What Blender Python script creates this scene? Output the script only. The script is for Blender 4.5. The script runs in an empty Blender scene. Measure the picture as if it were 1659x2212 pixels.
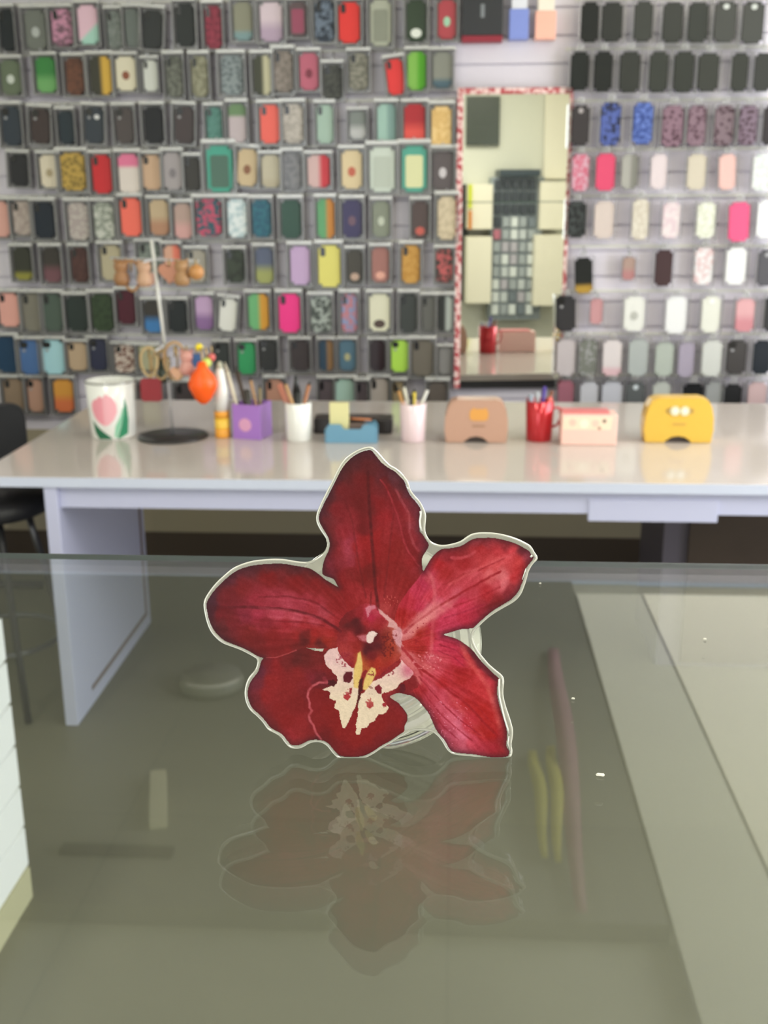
import bpy, bmesh, random
import numpy as np
from math import *
from mathutils import Vector, Matrix, Euler
random.seed(7)
SC = bpy.context.scene; COL = SC.collection

# ------------------------------------------------------------------ camera
CAM = Vector((0, 0, 1.5)); F = 2400.0; CX, CY = 829.5, 1106.0
cam_d = bpy.data.cameras.new('camera'); cam = bpy.data.objects.new('camera', cam_d); COL.objects.link(cam)
cam.location = CAM
RM = (Matrix.Rotation(radians(3.7), 3, 'Z') @ Matrix.Rotation(pi/2 - radians(16.3), 3, 'X') @ Matrix.Rotation(-.006, 3, 'Z'))
cam.rotation_euler = RM.to_euler()
cam_d.sensor_fit = 'HORIZONTAL'; cam_d.sensor_width = 36; cam_d.lens = 36*F/1659
cam_d.clip_start = .01
cam_d.dof.use_dof = True; cam_d.dof.focus_distance = .215; cam_d.dof.aperture_fstop = 58
SC.camera = cam
# ------------------------------------------------------------------ light
SC.view_settings.view_transform = 'Standard'; SC.view_settings.look = 'None'
SC.view_settings.gamma = 1; SC.view_settings.exposure = 0.0
W = bpy.data.worlds.new('world'); SC.world = W; W.use_nodes = True
W.node_tree.nodes['Background'].inputs[0].default_value = (.80, .90, 1, 1)
W.node_tree.nodes['Background'].inputs[1].default_value = .9
def area(name, loc, rot, sx, sy, power, col=(1, 1, 1)):
    l = bpy.data.lights.new(name, 'AREA'); l.shape = 'RECTANGLE'; l.size = sx; l.size_y = sy; l.energy = power; l.color = col
    o = bpy.data.objects.new(name, l); COL.objects.link(o); o.location = loc; o.rotation_euler = rot
    return o
# daylight through the shop front behind the camera and the door in the right wall
area('shopfront_daylight', (-1.5, -2.45, 1.45), (radians(90), 0, 0), 1.7, 2.2, 40, (.93, .97, 1))
area('doorway_daylight', (2.34, 2.7, 1.35), (0, radians(90), 0), 2.0, 2.2, 80, (.93, .96, 1))
# sun, an added fill light, then the ceiling lamps of the room
sun = bpy.data.lights.new('sun', 'SUN'); sun.energy = 8; sun.angle = .02; sun.color = (1, .96, .88)
sun_o = bpy.data.objects.new('sun', sun); COL.objects.link(sun_o); sun_o.rotation_euler = (radians(42), 0, radians(-12))
area('mirror_wall_fill', (.75, -1.1, 2.78), (0, 0, 0), .3, 1.0, 34, (1, .98, .90))  # unseen fill, added to brighten the wall shown in the mirror
area('ceiling_lamp_light_a', (-1.45, .9, 2.78), (0, 0, 0), .3, 1.2, 26, (1, .97, .9))
area('ceiling_lamp_light_b', (1.45, .9, 2.78), (0, 0, 0), .3, 1.2, 26, (1, .97, .9))

# ------------------------------------------------------------------ helpers
def ray(px, py): return RM @ Vector(((px-CX)/F, -(py-CY)/F, -1))
def on_z(px, py, z):
    d = ray(px, py); return CAM + d*((z-CAM.z)/d.z)
def on_y(px, py, Y):
    d = ray(px, py); return CAM + d*(Y/d.y)
def s2l(c): return tuple(((x/255)/12.92 if x/255 <= .04045 else ((x/255+.055)/1.055)**2.4) for x in c)
def hexc(h): return s2l(tuple(int(h[i:i+2], 16) for i in (0, 2, 4)))
MATS = {}
def mat(name, rgb=(128, 128, 128), rough=.5, metal=0, noise=0, nscale=20, spec=.5, coat=0, emit=0, trans=0, alpha=1):
    if name in MATS: return MATS[name]
    m = bpy.data.materials.new(name); m.use_nodes = True; MATS[name] = m
    nt = m.node_tree; b = nt.nodes['Principled BSDF']
    c = s2l(rgb)+(1,)
    b.inputs['Base Color'].default_value = c; b.inputs['Roughness'].default_value = rough
    b.inputs['Metallic'].default_value = metal; b.inputs['Specular IOR Level'].default_value = spec
    b.inputs['Coat Weight'].default_value = coat; b.inputs['Coat Roughness'].default_value = .05
    b.inputs['Transmission Weight'].default_value = trans; b.inputs['Alpha'].default_value = alpha
    if emit:
        b.inputs['Emission Color'].default_value = c; b.inputs['Emission Strength'].default_value = emit
    if noise:
        tc = nt.nodes.new('ShaderNodeTexCoord'); n = nt.nodes.new('ShaderNodeTexNoise'); n.inputs['Scale'].default_value = nscale
        n.inputs['Detail'].default_value = 5
        r = nt.nodes.new('ShaderNodeMapRange'); r.inputs['To Min'].default_value = 1-noise; r.inputs['To Max'].default_value = 1+noise
        v = nt.nodes.new('ShaderNodeVectorMath'); v.operation = 'SCALE'; v.inputs[0].default_value = c[:3]
        nt.links.new(tc.outputs['Object'], n.inputs['Vector']); nt.links.new(n.outputs['Fac'], r.inputs['Value'])
        nt.links.new(r.outputs[0], v.inputs['Scale']); nt.links.new(v.outputs[0], b.inputs['Base Color'])
    return m
def mat_two(name, c1, c2, kind, scale=60, rough=.35):
    """printed two-colour pattern, in the object's own coordinates"""
    if name in MATS: return MATS[name]
    m = bpy.data.materials.new(name); m.use_nodes = True; MATS[name] = m
    nt = m.node_tree; b = nt.nodes['Principled BSDF']; b.inputs['Roughness'].default_value = rough; b.inputs['Specular IOR Level'].default_value = .3
    tc = nt.nodes.new('ShaderNodeTexCoord'); ramp = nt.nodes.new('ShaderNodeMapRange')
    mix = nt.nodes.new('ShaderNodeMix'); mix.data_type = 'RGBA'
    mix.inputs['A'].default_value = c1+(1,); mix.inputs['B'].default_value = c2+(1,)
    if kind in ('noise', 'spots'):
        if kind == 'noise':
            t = nt.nodes.new('ShaderNodeTexNoise'); t.inputs['Scale'].default_value = scale; out = t.outputs['Fac']; lo, hi = .45, .56
        else:
            t = nt.nodes.new('ShaderNodeTexVoronoi'); t.inputs['Scale'].default_value = scale; out = t.outputs['Distance']; lo, hi = .3, .5
        mp = nt.nodes.new('ShaderNodeMapping'); mp.inputs['Location'].default_value = (random.random()*9, random.random()*9, random.random()*9)
        nt.links.new(tc.outputs['Object'], mp.inputs[0]); nt.links.new(mp.outputs[0], t.inputs['Vector'])
    else:
        s = nt.nodes.new('ShaderNodeSeparateXYZ'); nt.links.new(tc.outputs['Object'], s.inputs[0])
        if kind == 'bottom': out = s.outputs['Z']; lo, hi = .01, -.03
        elif kind == 'low': out = s.outputs['Z']; lo, hi = -.03, -.05
        elif kind == 'top': out = s.outputs['Z']; lo, hi = .02, .035
        elif kind == 'right': out = s.outputs['X']; lo, hi = -.004, .012
        elif kind == 'diag':
            a = nt.nodes.new('ShaderNodeMath'); a.operation = 'SUBTRACT'; nt.links.new(s.outputs['X'], a.inputs[0]); nt.links.new(s.outputs['Z'], a.inputs[1]); out = a.outputs[0]; lo, hi = .02, .04
    ramp.inputs['From Min'].default_value = lo; ramp.inputs['From Max'].default_value = hi
    nt.links.new(out, ramp.inputs['Value']); nt.links.new(ramp.outputs[0], mix.inputs['Factor'])
    nt.links.new(mix.outputs['Result'], b.inputs['Base Color'])
    return m
def mat_clear(name, tint=(.9, .9, .9), amount=.3, rough=.1, white=.15, body=(.8, .8, .8)):
    """thin see-through plastic: part transparent, part milky, part gloss"""
    if name in MATS: return MATS[name]
    m = bpy.data.materials.new(name); m.use_nodes = True; MATS[name] = m
    nt = m.node_tree; nt.nodes.clear(); o = nt.nodes.new('ShaderNodeOutputMaterial')
    t = nt.nodes.new('ShaderNodeBsdfTransparent'); t.inputs[0].default_value = tint+(1,)
    d = nt.nodes.new('ShaderNodeBsdfDiffuse'); d.inputs[0].default_value = body+(1,)
    g = nt.nodes.new('ShaderNodeBsdfGlossy'); g.inputs['Roughness'].default_value = rough
    m1 = nt.nodes.new('ShaderNodeMixShader'); m1.inputs[0].default_value = white
    m2 = nt.nodes.new('ShaderNodeMixShader'); lw = nt.nodes.new('ShaderNodeFresnel'); lw.inputs[0].default_value = 1.45
    mu = nt.nodes.new('ShaderNodeMath'); mu.operation = 'MULTIPLY_ADD'; mu.inputs[1].default_value = 1; mu.inputs[2].default_value = amount*.2
    nt.links.new(t.outputs[0], m1.inputs[1]); nt.links.new(d.outputs[0], m1.inputs[2])
    nt.links.new(lw.outputs[0], mu.inputs[0]); nt.links.new(mu.outputs[0], m2.inputs[0])
    nt.links.new(m1.outputs[0], m2.inputs[1]); nt.links.new(g.outputs[0], m2.inputs[2]); nt.links.new(m2.outputs[0], o.inputs[0])
    return m
def mat_glass(name, col=(1, 1, 1), rough=0, ior=1.5):
    if name in MATS: return MATS[name]
    m = bpy.data.materials.new(name); m.use_nodes = True; MATS[name] = m
    b = m.node_tree.nodes['Principled BSDF']; b.inputs['Transmission Weight'].default_value = 1
    b.inputs['Base Color'].default_value = col+(1,); b.inputs['Roughness'].default_value = rough; b.inputs['IOR'].default_value = ior
    return m

def finish(bm, name, m, parent=None, smooth=False, loc=None, rot=None):
    me = bpy.data.meshes.new(name); bmesh.ops.recalc_face_normals(bm, faces=bm.faces); bm.to_mesh(me); bm.free()
    if smooth:
        for p in me.polygons: p.use_smooth = True
    if m: me.materials.append(m)
    o = bpy.data.objects.new(name, me); COL.objects.link(o)
    if parent: o.parent = parent
    if loc is not None: o.location = loc
    if rot is not None: o.rotation_euler = rot
    return o
def thing(name, label, cat, loc=(0, 0, 0), rot=(0, 0, 0), group=None):
    o = bpy.data.objects.new(name, None); COL.objects.link(o); o.location = loc; o.rotation_euler = rot
    o.empty_display_size = .02
    o['label'] = label; o['category'] = cat
    if group: o['group'] = group
    return o
def tag(o, label, cat, group=None):
    o['label'] = label; o['category'] = cat
    if group: o['group'] = group
    return o
def struct(o): o['kind'] = 'structure'; return o
def add_box(bm, x0, x1, y0, y1, z0, z1, bev=0, seg=2):
    r = bmesh.ops.create_cube(bm, size=1)
    vs = r['verts']
    for v in vs:
        v.co = Vector((x0+(v.co.x+.5)*(x1-x0), y0+(v.co.y+.5)*(y1-y0), z0+(v.co.z+.5)*(z1-z0)))
    if bev:
        es = list({e for v in vs for e in v.link_edges})
        bmesh.ops.bevel(bm, geom=es, offset=bev, segments=seg, affect='EDGES', profile=.5)
    return vs
def box(name, m, b, parent=None, bev=0, seg=2, loc=None, rot=None, smooth=False):
    bm = bmesh.new(); add_box(bm, *b, bev=bev, seg=seg); return finish(bm, name, m, parent, smooth, loc, rot)
def lathe(name, m, prof, parent=None, seg=40, loc=None, rot=None):
    bm = bmesh.new(); rings = []
    for r, z in prof:
        if r < 1e-6: rings.append([bm.verts.new((0, 0, z))])
        else: rings.append([bm.verts.new((r*cos(2*pi*k/seg), r*sin(2*pi*k/seg), z)) for k in range(seg)])
    for a, b in zip(rings, rings[1:]):
        for k in range(seg):
            k2 = (k+1) % seg
            if len(a) == 1 and len(b) > 1: bm.faces.new((a[0], b[k], b[k2]))
            elif len(b) == 1 and len(a) > 1: bm.faces.new((a[k], a[k2], b[0]))
            elif len(a) > 1: bm.faces.new((a[k], a[k2], b[k2], b[k]))
    o = finish(bm, name, m, parent, True, loc, rot)
    return o
def tube(name, m, pts, r, parent=None, seg=8, loc=None, closed=False):
    bm = bmesh.new(); pts = [Vector(p) for p in pts]; rings = []; n = len(pts)
    rr = r if isinstance(r, (list, tuple)) else [r]*n
    for i, p in enumerate(pts):
        if closed: t = (pts[(i+1) % n]-pts[i-1]).normalized()
        else: t = (pts[min(i+1, n-1)]-pts[max(i-1, 0)]).normalized()
        up = Vector((0, 0, 1)) if abs(t.z) < .9 else Vector((0, 1, 0))
        u = t.cross(up).normalized(); v = t.cross(u)
        rings.append([bm.verts.new(p+rr[i]*(u*cos(2*pi*k/seg)+v*sin(2*pi*k/seg))) for k in range(seg)])
    for i in range(n if closed else n-1):
        a, b = rings[i], rings[(i+1) % n]
        for k in range(seg): bm.faces.new((a[k], a[(k+1) % seg], b[(k+1) % seg], b[k]))
    if not closed: bm.faces.new(rings[0]); bm.faces.new(rings[-1])
    return finish(bm, name, m, parent, True, loc)
def prism(name, m, poly, y0, y1, parent=None, bev=0, loc=None, rot=None, smooth=False):
    """polygon in XZ extruded along Y"""
    bm = bmesh.new(); a = [bm.verts.new((x, y0, z)) for x, z in poly]; b = [bm.verts.new((x, y1, z)) for x, z in poly]
    bm.faces.new(a); bm.faces.new(b[::-1])
    for i in range(len(poly)):
        j = (i+1) % len(poly); bm.faces.new((a[i], b[i], b[j], a[j]))
    if bev:
        es = [e for e in bm.edges if abs(e.verts[0].co.y-e.verts[1].co.y) < 1e-7]
        bmesh.ops.bevel(bm, geom=es, offset=bev, segments=2, affect='EDGES')
    return finish(bm, name, m, parent, smooth, loc, rot)
def rrect(w, h, r, n=6, cx=0, cz=0):
    p = []
    for (sx, sz, a0) in ((1, 1, 0), (-1, 1, pi/2), (-1, -1, pi), (1, -1, 3*pi/2)):
        for k in range(n+1):
            a = a0+k*pi/2/n; p.append((cx+sx*(w/2-r)+r*cos(a), cz+sz*(h/2-r)+r*sin(a)))
    return p
def circ(r, n=24, cx=0, cz=0, sx=1, sz=1): return [(cx+sx*r*cos(2*pi*k/n), cz+sz*r*sin(2*pi*k/n)) for k in range(n)]
def inside(poly, X, Y):
    res = np.zeros(X.shape, bool); n = len(poly)
    for i in range(n):
        x1, y1 = poly[i]; x2, y2 = poly[(i+1) % n]
        if y1 == y2: continue
        c = ((y1 > Y) != (y2 > Y)) & (X < (x2-x1)*(Y-y1)/(y2-y1)+x1)
        res ^= c
    return res
def mask_mesh(name, m, mask, xs, ys, mapfn, parent=None, cols=None):
    """quads over the True cells of mask (cells between grid lines xs, ys)"""
    ny, nx = mask.shape; used = np.zeros((ny+1, nx+1), bool)
    for dy in (0, 1):
        for dx in (0, 1): used[dy:ny+dy, dx:nx+dx] |= mask
    idx = -np.ones(used.shape, int); idx[used] = np.arange(used.sum())
    jy, jx = np.nonzero(used); co = mapfn(xs[jx], ys[jy])
    fy, fx = np.nonzero(mask)
    faces = np.stack([idx[fy, fx], idx[fy, fx+1], idx[fy+1, fx+1], idx[fy+1, fx]], 1)
    me = bpy.data.meshes.new(name); me.vertices.add(len(co)); me.vertices.foreach_set('co', co.astype('f').ravel())
    nf = len(faces); me.loops.add(nf*4); me.loops.foreach_set('vertex_index', faces.astype('i').ravel())
    me.polygons.add(nf); me.polygons.foreach_set('loop_start', np.arange(0, nf*4, 4, dtype='i')); me.polygons.foreach_set('loop_total', np.full(nf, 4, 'i'))
    me.update(calc_edges=True)
    me.polygons.foreach_set('use_smooth', np.ones(nf, bool))
    if cols is not None:
        a = me.color_attributes.new('print_colour', 'FLOAT_COLOR', 'POINT')
        c = np.ones((len(co), 4), 'f'); c[:, :3] = cols(xs[jx], ys[jy]); a.data.foreach_set('color', c.ravel())
    me.materials.append(m); o = bpy.data.objects.new(name, me); COL.objects.link(o)
    if parent: o.parent = parent
    return o
def cyl_patch(name, m, poly, r, parent, step=.0012):
    """a printed patch wrapped on a cup of radius r; poly in (arc metres from the front, z)"""
    P = np.array(poly); xs = np.arange(P[:, 0].min()-step, P[:, 0].max()+step, step); ys = np.arange(P[:, 1].min()-step, P[:, 1].max()+step, step)
    X, Y = np.meshgrid((xs[:-1]+xs[1:])/2, (ys[:-1]+ys[1:])/2)
    rf = r if callable(r) else (lambda z: r+0*z)
    return mask_mesh(name, m, inside(poly, X, Y), xs, ys, lambda a, z: np.stack([rf(z)*np.sin(a/rf(z)), -rf(z)*np.cos(a/rf(z)), z], 1), parent)

# ------------------------------------------------------------------ room
YW = 4.35; ZC = 2.85
def floor_mat():
    m = mat('floor_concrete', (101, 97, 82), rough=.45, noise=.16, nscale=1.6)
    nt = m.node_tree; b = nt.nodes['Principled BSDF']
    br = nt.nodes.new('ShaderNodeTexBrick'); br.offset = 0; br.inputs['Scale'].default_value = 1
    br.inputs['Brick Width'].default_value = .8; br.inputs['Row Height'].default_value = .8; br.inputs['Mortar Size'].default_value = .003
    br.inputs['Color1'].default_value = (1, 1, 1, 1); br.inputs['Color2'].default_value = (.94, .94, .94, 1); br.inputs['Mortar'].default_value = (.86, .86, .86, 1)
    tc = nt.nodes.new('ShaderNodeTexCoord'); nt.links.new(tc.outputs['Object'], br.inputs['Vector'])
    old = b.inputs['Base Color'].links[0].from_socket
    mx = nt.nodes.new('ShaderNodeMix'); mx.data_type = 'RGBA'; mx.blend_type = 'MULTIPLY'; mx.inputs['Factor'].default_value = 1
    nt.links.new(old, mx.inputs['A']); nt.links.new(br.outputs['Color'], mx.inputs['B']); nt.links.new(mx.outputs['Result'], b.inputs['Base Color'])
    return m
struct(box('floor', floor_mat(), (-2.4, 2.4, -2.6, 4.5, -.05, 0)))
# slatwall behind the desk: one panel with horizontal grooves
m_slat = mat('slatwall_lilac_white', (214, 208, 218), rough=.35, noise=.03, nscale=6)
bm = bmesh.new()
zz = .13; pitch = .189/2
edges = [zz+k*pitch for k in range(int((ZC-zz)/pitch)+1)]+[ZC]
for a, b in zip(edges, edges[1:]): add_box(bm, -2.4, 2.4, YW, YW+.03, a+.004, b-.004)
add_box(bm, -2.4, 2.4, YW+.012, YW+.1, 0, ZC)
struct(finish(bm, 'wall_back', m_slat))
struct(box('baseboard_back', mat('skirting_brown', (70, 58, 48), rough=.5), (-2.4, 2.4, YW-.02, YW+.012, 0, .13)))
struct(box('trim_4', mat('lower_wall_beige', (158, 148, 126), rough=.6), (-2.4, 2.4, YW-.006, YW+.006, .13, .56)))
m_wall = mat('wall_paint', (228, 228, 214), rough=.7, noise=.03, nscale=2)
struct(box('wall_left', m_wall, (-2.5, -2.4, -2.6, 4.45, 0, ZC)))
bm = bmesh.new()
add_box(bm, 2.4, 2.5, -2.6, 1.65, 0, ZC); add_box(bm, 2.4, 2.5, 3.75, 4.45, 0, ZC); add_box(bm, 2.4, 2.5, 1.65, 3.75, 2.45, ZC)
struct(finish(bm, 'wall_right', m_wall))
bm = bmesh.new()
add_box(bm, -.6, 2.4, -2.7, -2.6, 0, ZC); add_box(bm, -2.4, -.6, -2.7, -2.6, 2.6, ZC); add_box(bm, -2.4, -.6, -2.7, -2.6, 0, .3)
struct(finish(bm, 'wall_front', m_wall))
# ceiling: board tones imitate dimmer and brighter lit zones, seen only in the glass
m_c1 = mat('ceiling_dim_lit', (164, 164, 148), rough=.6, noise=.06, nscale=2.5)  # darker colour stands for the less lit far part
m_c2 = mat('ceiling_lit', (226, 226, 206), rough=.6, noise=.05, nscale=2.5)
m_c3 = mat('ceiling_lit_right', (222, 220, 196), rough=.6, noise=.04, nscale=2.5)
struct(box('ceiling', m_c2, (-2.4, 2.4, -2.6, 4.45, ZC+.05, ZC+.1)))
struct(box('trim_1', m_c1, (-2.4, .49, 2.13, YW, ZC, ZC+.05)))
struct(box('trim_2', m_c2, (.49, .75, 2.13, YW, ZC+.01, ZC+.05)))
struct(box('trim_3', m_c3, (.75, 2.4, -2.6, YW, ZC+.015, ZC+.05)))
lp = thing('added_glow_panel', 'wide added glow panel brightening the reflection at the right of the glass', 'light', (0, 0, ZC))  # glowing panels added to brighten the glass reflection and right wall
box('frame', mat('glow_panel_frame', (200, 200, 196), rough=.4), (.752, 2.2, .3, 4.2, -.004, .014), lp)
box('glow_face', mat('glow_panel_face', (255, 250, 226), rough=.5, emit=.74), (.757, 2.195, .305, 4.195, -.008, -.004), lp)
lp = thing('added_glow_panel', 'narrow dim added glow strip reflected beside the wide one', 'light', (0, 0, ZC))  # second added glow, weaker, for the middle step in the reflection
box('frame', mat('glow_panel_frame'), (.492, .750, .3, 4.2, -.002, .009), lp)
box('glow_face', mat('glow_panel_face_dim', (250, 248, 226), rough=.5, emit=.34), (.495, .748, .305, 4.195, -.006, -.002), lp)

# ------------------------------------------------------------------ the desk
m_desk = mat('desk_white_laminate', (200, 190, 184), rough=.09, noise=.02, nscale=3, spec=.7)
m_edge = mat('desk_edge_band', (206, 212, 232), rough=.35)
m_apron = mat('desk_lilac_white', (196, 198, 226), rough=.4)
m_groove = mat('desk_brown_inlay', (118, 98, 96), rough=.5)
desk = thing('desk', 'long white desk with a glossy top across the room', 'desk', (0, 0, 0))
DY0 = 2.855; DY1 = 4.0
box('desk_top', m_desk, (-1.31, 2.1, DY0, DY1, .722, .75), desk, bev=.002)
box('edge_band', m_edge, (-1.31, 2.1, DY0-.0025, DY0, .7225, .7495), desk)
box('apron', m_apron, (-1.10, 2.05, DY0+.02, DY0+.045, .660, .722), desk)
box('back_apron', mat('desk_back_grey', (84, 84, 92), rough=.5), (-1.05, 2.05, DY1-.06, DY1-.035, .60, .722), desk)
box('drawer_front', m_apron, (.36, .70, DY0+.015, DY0+.03, .640, .70), desk, bev=.002)
sp = box('side_panel', m_apron, (-1.115, -1.078, DY0+.004, 3.66, 0, .722), desk, bev=.002)
bm = bmesh.new()
add_box(bm, -1.0785, -1.0765, 3.60, 3.62, .05, .72); add_box(bm, -1.0785, -1.0765, 3.0, 3.62, .045, .06)
finish(bm, 'inlay', m_groove, sp)
for ly in (DY0+.03, 3.9): box('leg', m_apron, (2.02, 2.06, ly, ly+.04, 0, .722), desk, bev=.002)
cb = thing('cabinet', 'dark brown wooden cabinet under the right end of the desk', 'cabinet')
box('body', mat('cabinet_grey_side', (92, 86, 98), rough=.5), (.66, 1.9, 3.37, 3.78, 0, .70), cb, bev=.002)
box('door', mat('cabinet_dark_wood', (66, 54, 48), rough=.35, noise=.2, nscale=9), (.735, 1.28, 3.353, 3.37, .02, .69), cb, bev=.002)
box('door', mat('cabinet_dark_wood'), (1.29, 1.89, 3.353, 3.37, .02, .69), cb, bev=.002)

# ------------------------------------------------------------------ slat cabinet lower left
sc = thing('display_cabinet', 'low white cabinet with horizontal slat grooves at the lower left', 'cabinet')
m_sw = mat('slat_cabinet_white', (246, 246, 248), rough=.35)
bm = bmesh.new()
z = .075
while z < .62:
    add_box(bm, -1.5, -.918, .4, 2.065, z+.004, min(z+.093, .70)); z += .097
add_box(bm, -1.5, -.928, .42, 2.05, .07, .655)
finish(bm, 'slat_body', m_sw, sc)
box('plinth', mat('plinth_beige', (188, 182, 150), rough=.6), (-1.48, -.914, .45, 2.06, 0, .075), sc)

# ------------------------------------------------------------------ stool beside the desk
st = thing('stool', 'black stool with bent tube legs left of the desk panel', 'stool', (-1.34, 3.02, 0))
m_blk = mat('black_vinyl', (30, 30, 34), rough=.5); m_tube = mat('grey_steel_tube', (92, 92, 96), rough=.3, metal=.8)
lathe('seat', m_blk, [(0, .60), (.15, .60), (.17, .61), (.175, .635), (.16, .655), (0, .66)], st)
for a in (35, 125, 215, 305):
    c, s = cos(radians(a)), sin(radians(a))
    tube('leg', m_tube if a != 305 else m_blk, [(.10*c, .10*s, .60), (.13*c, .13*s, .45), (.17*c, .17*s, .2), (.21*c, .21*s, .011)], .011, st)
tube('foot_ring', m_tube, [(.168*cos(t*pi/16), .168*sin(t*pi/16), .21) for t in range(32)], .009, st, closed=True)

ch = thing('office_chair', 'black office chair back just beyond the left edge of the desk', 'chair', (-1.72, 3.62, 0), (0, 0, radians(20)))
prism('backrest', m_blk, rrect(.50, .34, .05, 5, 0, .62), -.02, .03, ch, bev=.006)
box('seat', m_blk, (-.23, .23, .04, .48, .42, .49), ch, bev=.02)
tube('column', m_tube, [(0, .26, .05), (0, .26, .43)], .02, ch)
for a in range(5): tube('leg', m_blk, [(0, .26, .06), (.25*cos(a*1.257), .26+.25*sin(a*1.257), .03)], .016, ch)
tube('back_bar', m_tube, [(0, .2, .43), (0, .02, .45), (0, .01, .58)], .012, ch)

# ------------------------------------------------------------------ mirror
mc = on_y(1108, 495, YW-.035)
mir = thing('mirror', 'tall narrow wall mirror framed with a red and pink strip', 'mirror', mc, (0, 0, radians(3.3)))
mw = .385; mh0, mh1 = -.60, .475
frame_m = mat_two('frame_floral_strip', hexc('B04A50'), hexc('E6C9C4'), 'noise', 55)
mg = mat('mirror_silver', (242, 243, 236), rough=.015, metal=1)
box('mirror_glass', mg, (-mw/2, mw/2, -.004, 0, mh0, mh1), mir)
box('backing', mat('mirror_back', (90, 90, 90)), (-mw/2, mw/2, 0, .006, mh0, mh1), mir)
for b in ((-mw/2-.022, -mw/2, mh0, mh1), (mw/2, mw/2+.014, mh0, mh1), (-mw/2-.022, mw/2+.014, mh1, mh1+.022)):
    box('frame_strip', frame_m, (b[0], b[1], -.010, .008, b[2], b[3]), mir, bev=.002)
# ---- the opposite side of the shop, seen in the mirror
mn = Matrix.Rotation(radians(3.3), 3, 'Z') @ Vector((0, -1, 0))
def mirrored(px, py, Y):
    d = ray(px, py); t = (mc-CAM).dot(mn)/d.dot(mn); p = CAM+d*t; r = d-2*d.dot(mn)*mn
    return p+r*((Y-p.y)/r.y)
def opp(name, m, x0, y0, x1, y1, Y=-2.58, dep=.1, label=None, cat=None, parent=None, grp=None):
    a = mirrored(x0, y0, Y+dep); b = mirrored(x1, y1, Y+dep)
    o = box(name, m, (min(a.x, b.x), max(a.x, b.x), Y, Y+dep, max(0, min(a.z, b.z)), min(ZC, max(a.z, b.z))), parent, bev=.004)
    if label: tag(o, label, cat, grp)
    return o
m_opp = mat('opposite_white_panel', (248, 242, 222), rough=.4)
opp('wall_cabinet', m_opp, 1012, 398, 1063, 495, dep=.3, label='upper white cabinet seen left of the display column in the mirror', cat='cabinet')
opp('floor_cabinet', m_opp, 1010, 512, 1060, 655, dep=.35, label='lower white cabinet seen left of the display column in the mirror', cat='cabinet')
opp('wall_cabinet', m_opp, 1168, 392, 1222, 495, dep=.3, label='upper white cabinet seen right of the display column in the mirror', cat='cabinet')
opp('floor_cabinet', m_opp, 1156, 508, 1216, 660, dep=.35, label='lower white cabinet seen right of the display column in the mirror', cat='cabinet')
opp('picture', mat('dark_green_board', (62, 70, 58), rough=.25), 1008, 208, 1078, 314, dep=.03, label='dark green framed board reflected high in the mirror', cat='board')
opp('wall_panel', m_opp, 1180, 196, 1232, 386, dep=.05, label='tall pale panel high on the right side of the mirror', cat='panel')
opp('door_post', mat('post_black', (24, 24, 24)), 1000, 398, 1009, 650, dep=.12, label='thin black post at the left edge of the mirror reflection', cat='post')
opp('strip_sign', mat('strip_yellow_green', (214, 220, 60)), 1012, 398, 1020, 450, Y=-2.25, dep=.02, label='small yellow-green strip beside the black post in the mirror', cat='sign')
opp('strip_sign', mat('strip_orange', (222, 140, 60)), 1012, 455, 1019, 495, Y=-2.25, dep=.02, label='small orange strip under the yellow-green one in the mirror', cat='sign')
dc = thing('display_column', 'dark-topped display column of hanging packs reflected mid mirror', 'display')
opp('header', mat('column_header', (52, 66, 74), rough=.4), 1080, 366, 1168, 381, dep=.3, parent=dc)
opp('column_back', mat('column_grey', (150, 160, 166), rough=.4), 1062, 383, 1166, 690, dep=.2, parent=dc)
for r in range(11):
    for c in range(5):
        x0 = 1070-r*.8+c*18.5; y0 = 388+r*27
        col = (44, 52, 58) if r < 3 or (r == 3 and c < 1) else random.choice([(170, 178, 182), (205, 212, 214), (120, 130, 138), (190, 186, 196), (230, 236, 236)])
        if r == 4 and c == 0: col = (190, 110, 128)
        opp('pack', mat('column_pack_%d_%d_%d' % col, col, rough=.3), x0, y0, x0+14, y0+21, Y=-2.38, dep=.04, parent=dc)

# ------------------------------------------------------------------ phone case packs on the slatwall
def proto_case():
    bm = bmesh.new(); add_box(bm, -.036, .036, -.005, .005, -.075, .075)
    es = [e for e in bm.edges if abs(e.verts[0].co.y-e.verts[1].co.y) > .005]
    bmesh.ops.bevel(bm, geom=es, offset=.011, segments=4, affect='EDGES')
    es = [e for e in bm.edges if abs(e.verts[0].co.y-e.verts[1].co.y) < .001 and e.is_manifold and abs(e.verts[0].co.y) > .004]
    bmesh.ops.bevel(bm, geom=[e for e in es if len({round(f.normal.y) for f in e.link_faces}) > 1], offset=.0025, segments=2, affect='EDGES')
    me = bpy.data.meshes.new('phone_case'); bmesh.ops.recalc_face_normals(bm, faces=bm.faces); bm.to_mesh(me); bm.free()
    for p in me.polygons: p.use_smooth = abs(p.normal.y) < .98
    me.materials.append(None); return me
def mesh_of(o):
    me = o.data; bpy.data.objects.remove(o); return me
M_CASE = proto_case()
m_hdr = mat_clear('header_clear_card', (.95, .95, .95), .6, .25, .66, (.80, .79, .75))
m_pack = mat_clear('blister_grey_plastic', (.93, .93, .93), .35, .3, .5, (.34, .33, .32))
m_packR = mat_clear('blister_clear_plastic', (.98, .98, .98), .5, .12, .16, (.95, .95, .97))
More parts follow.
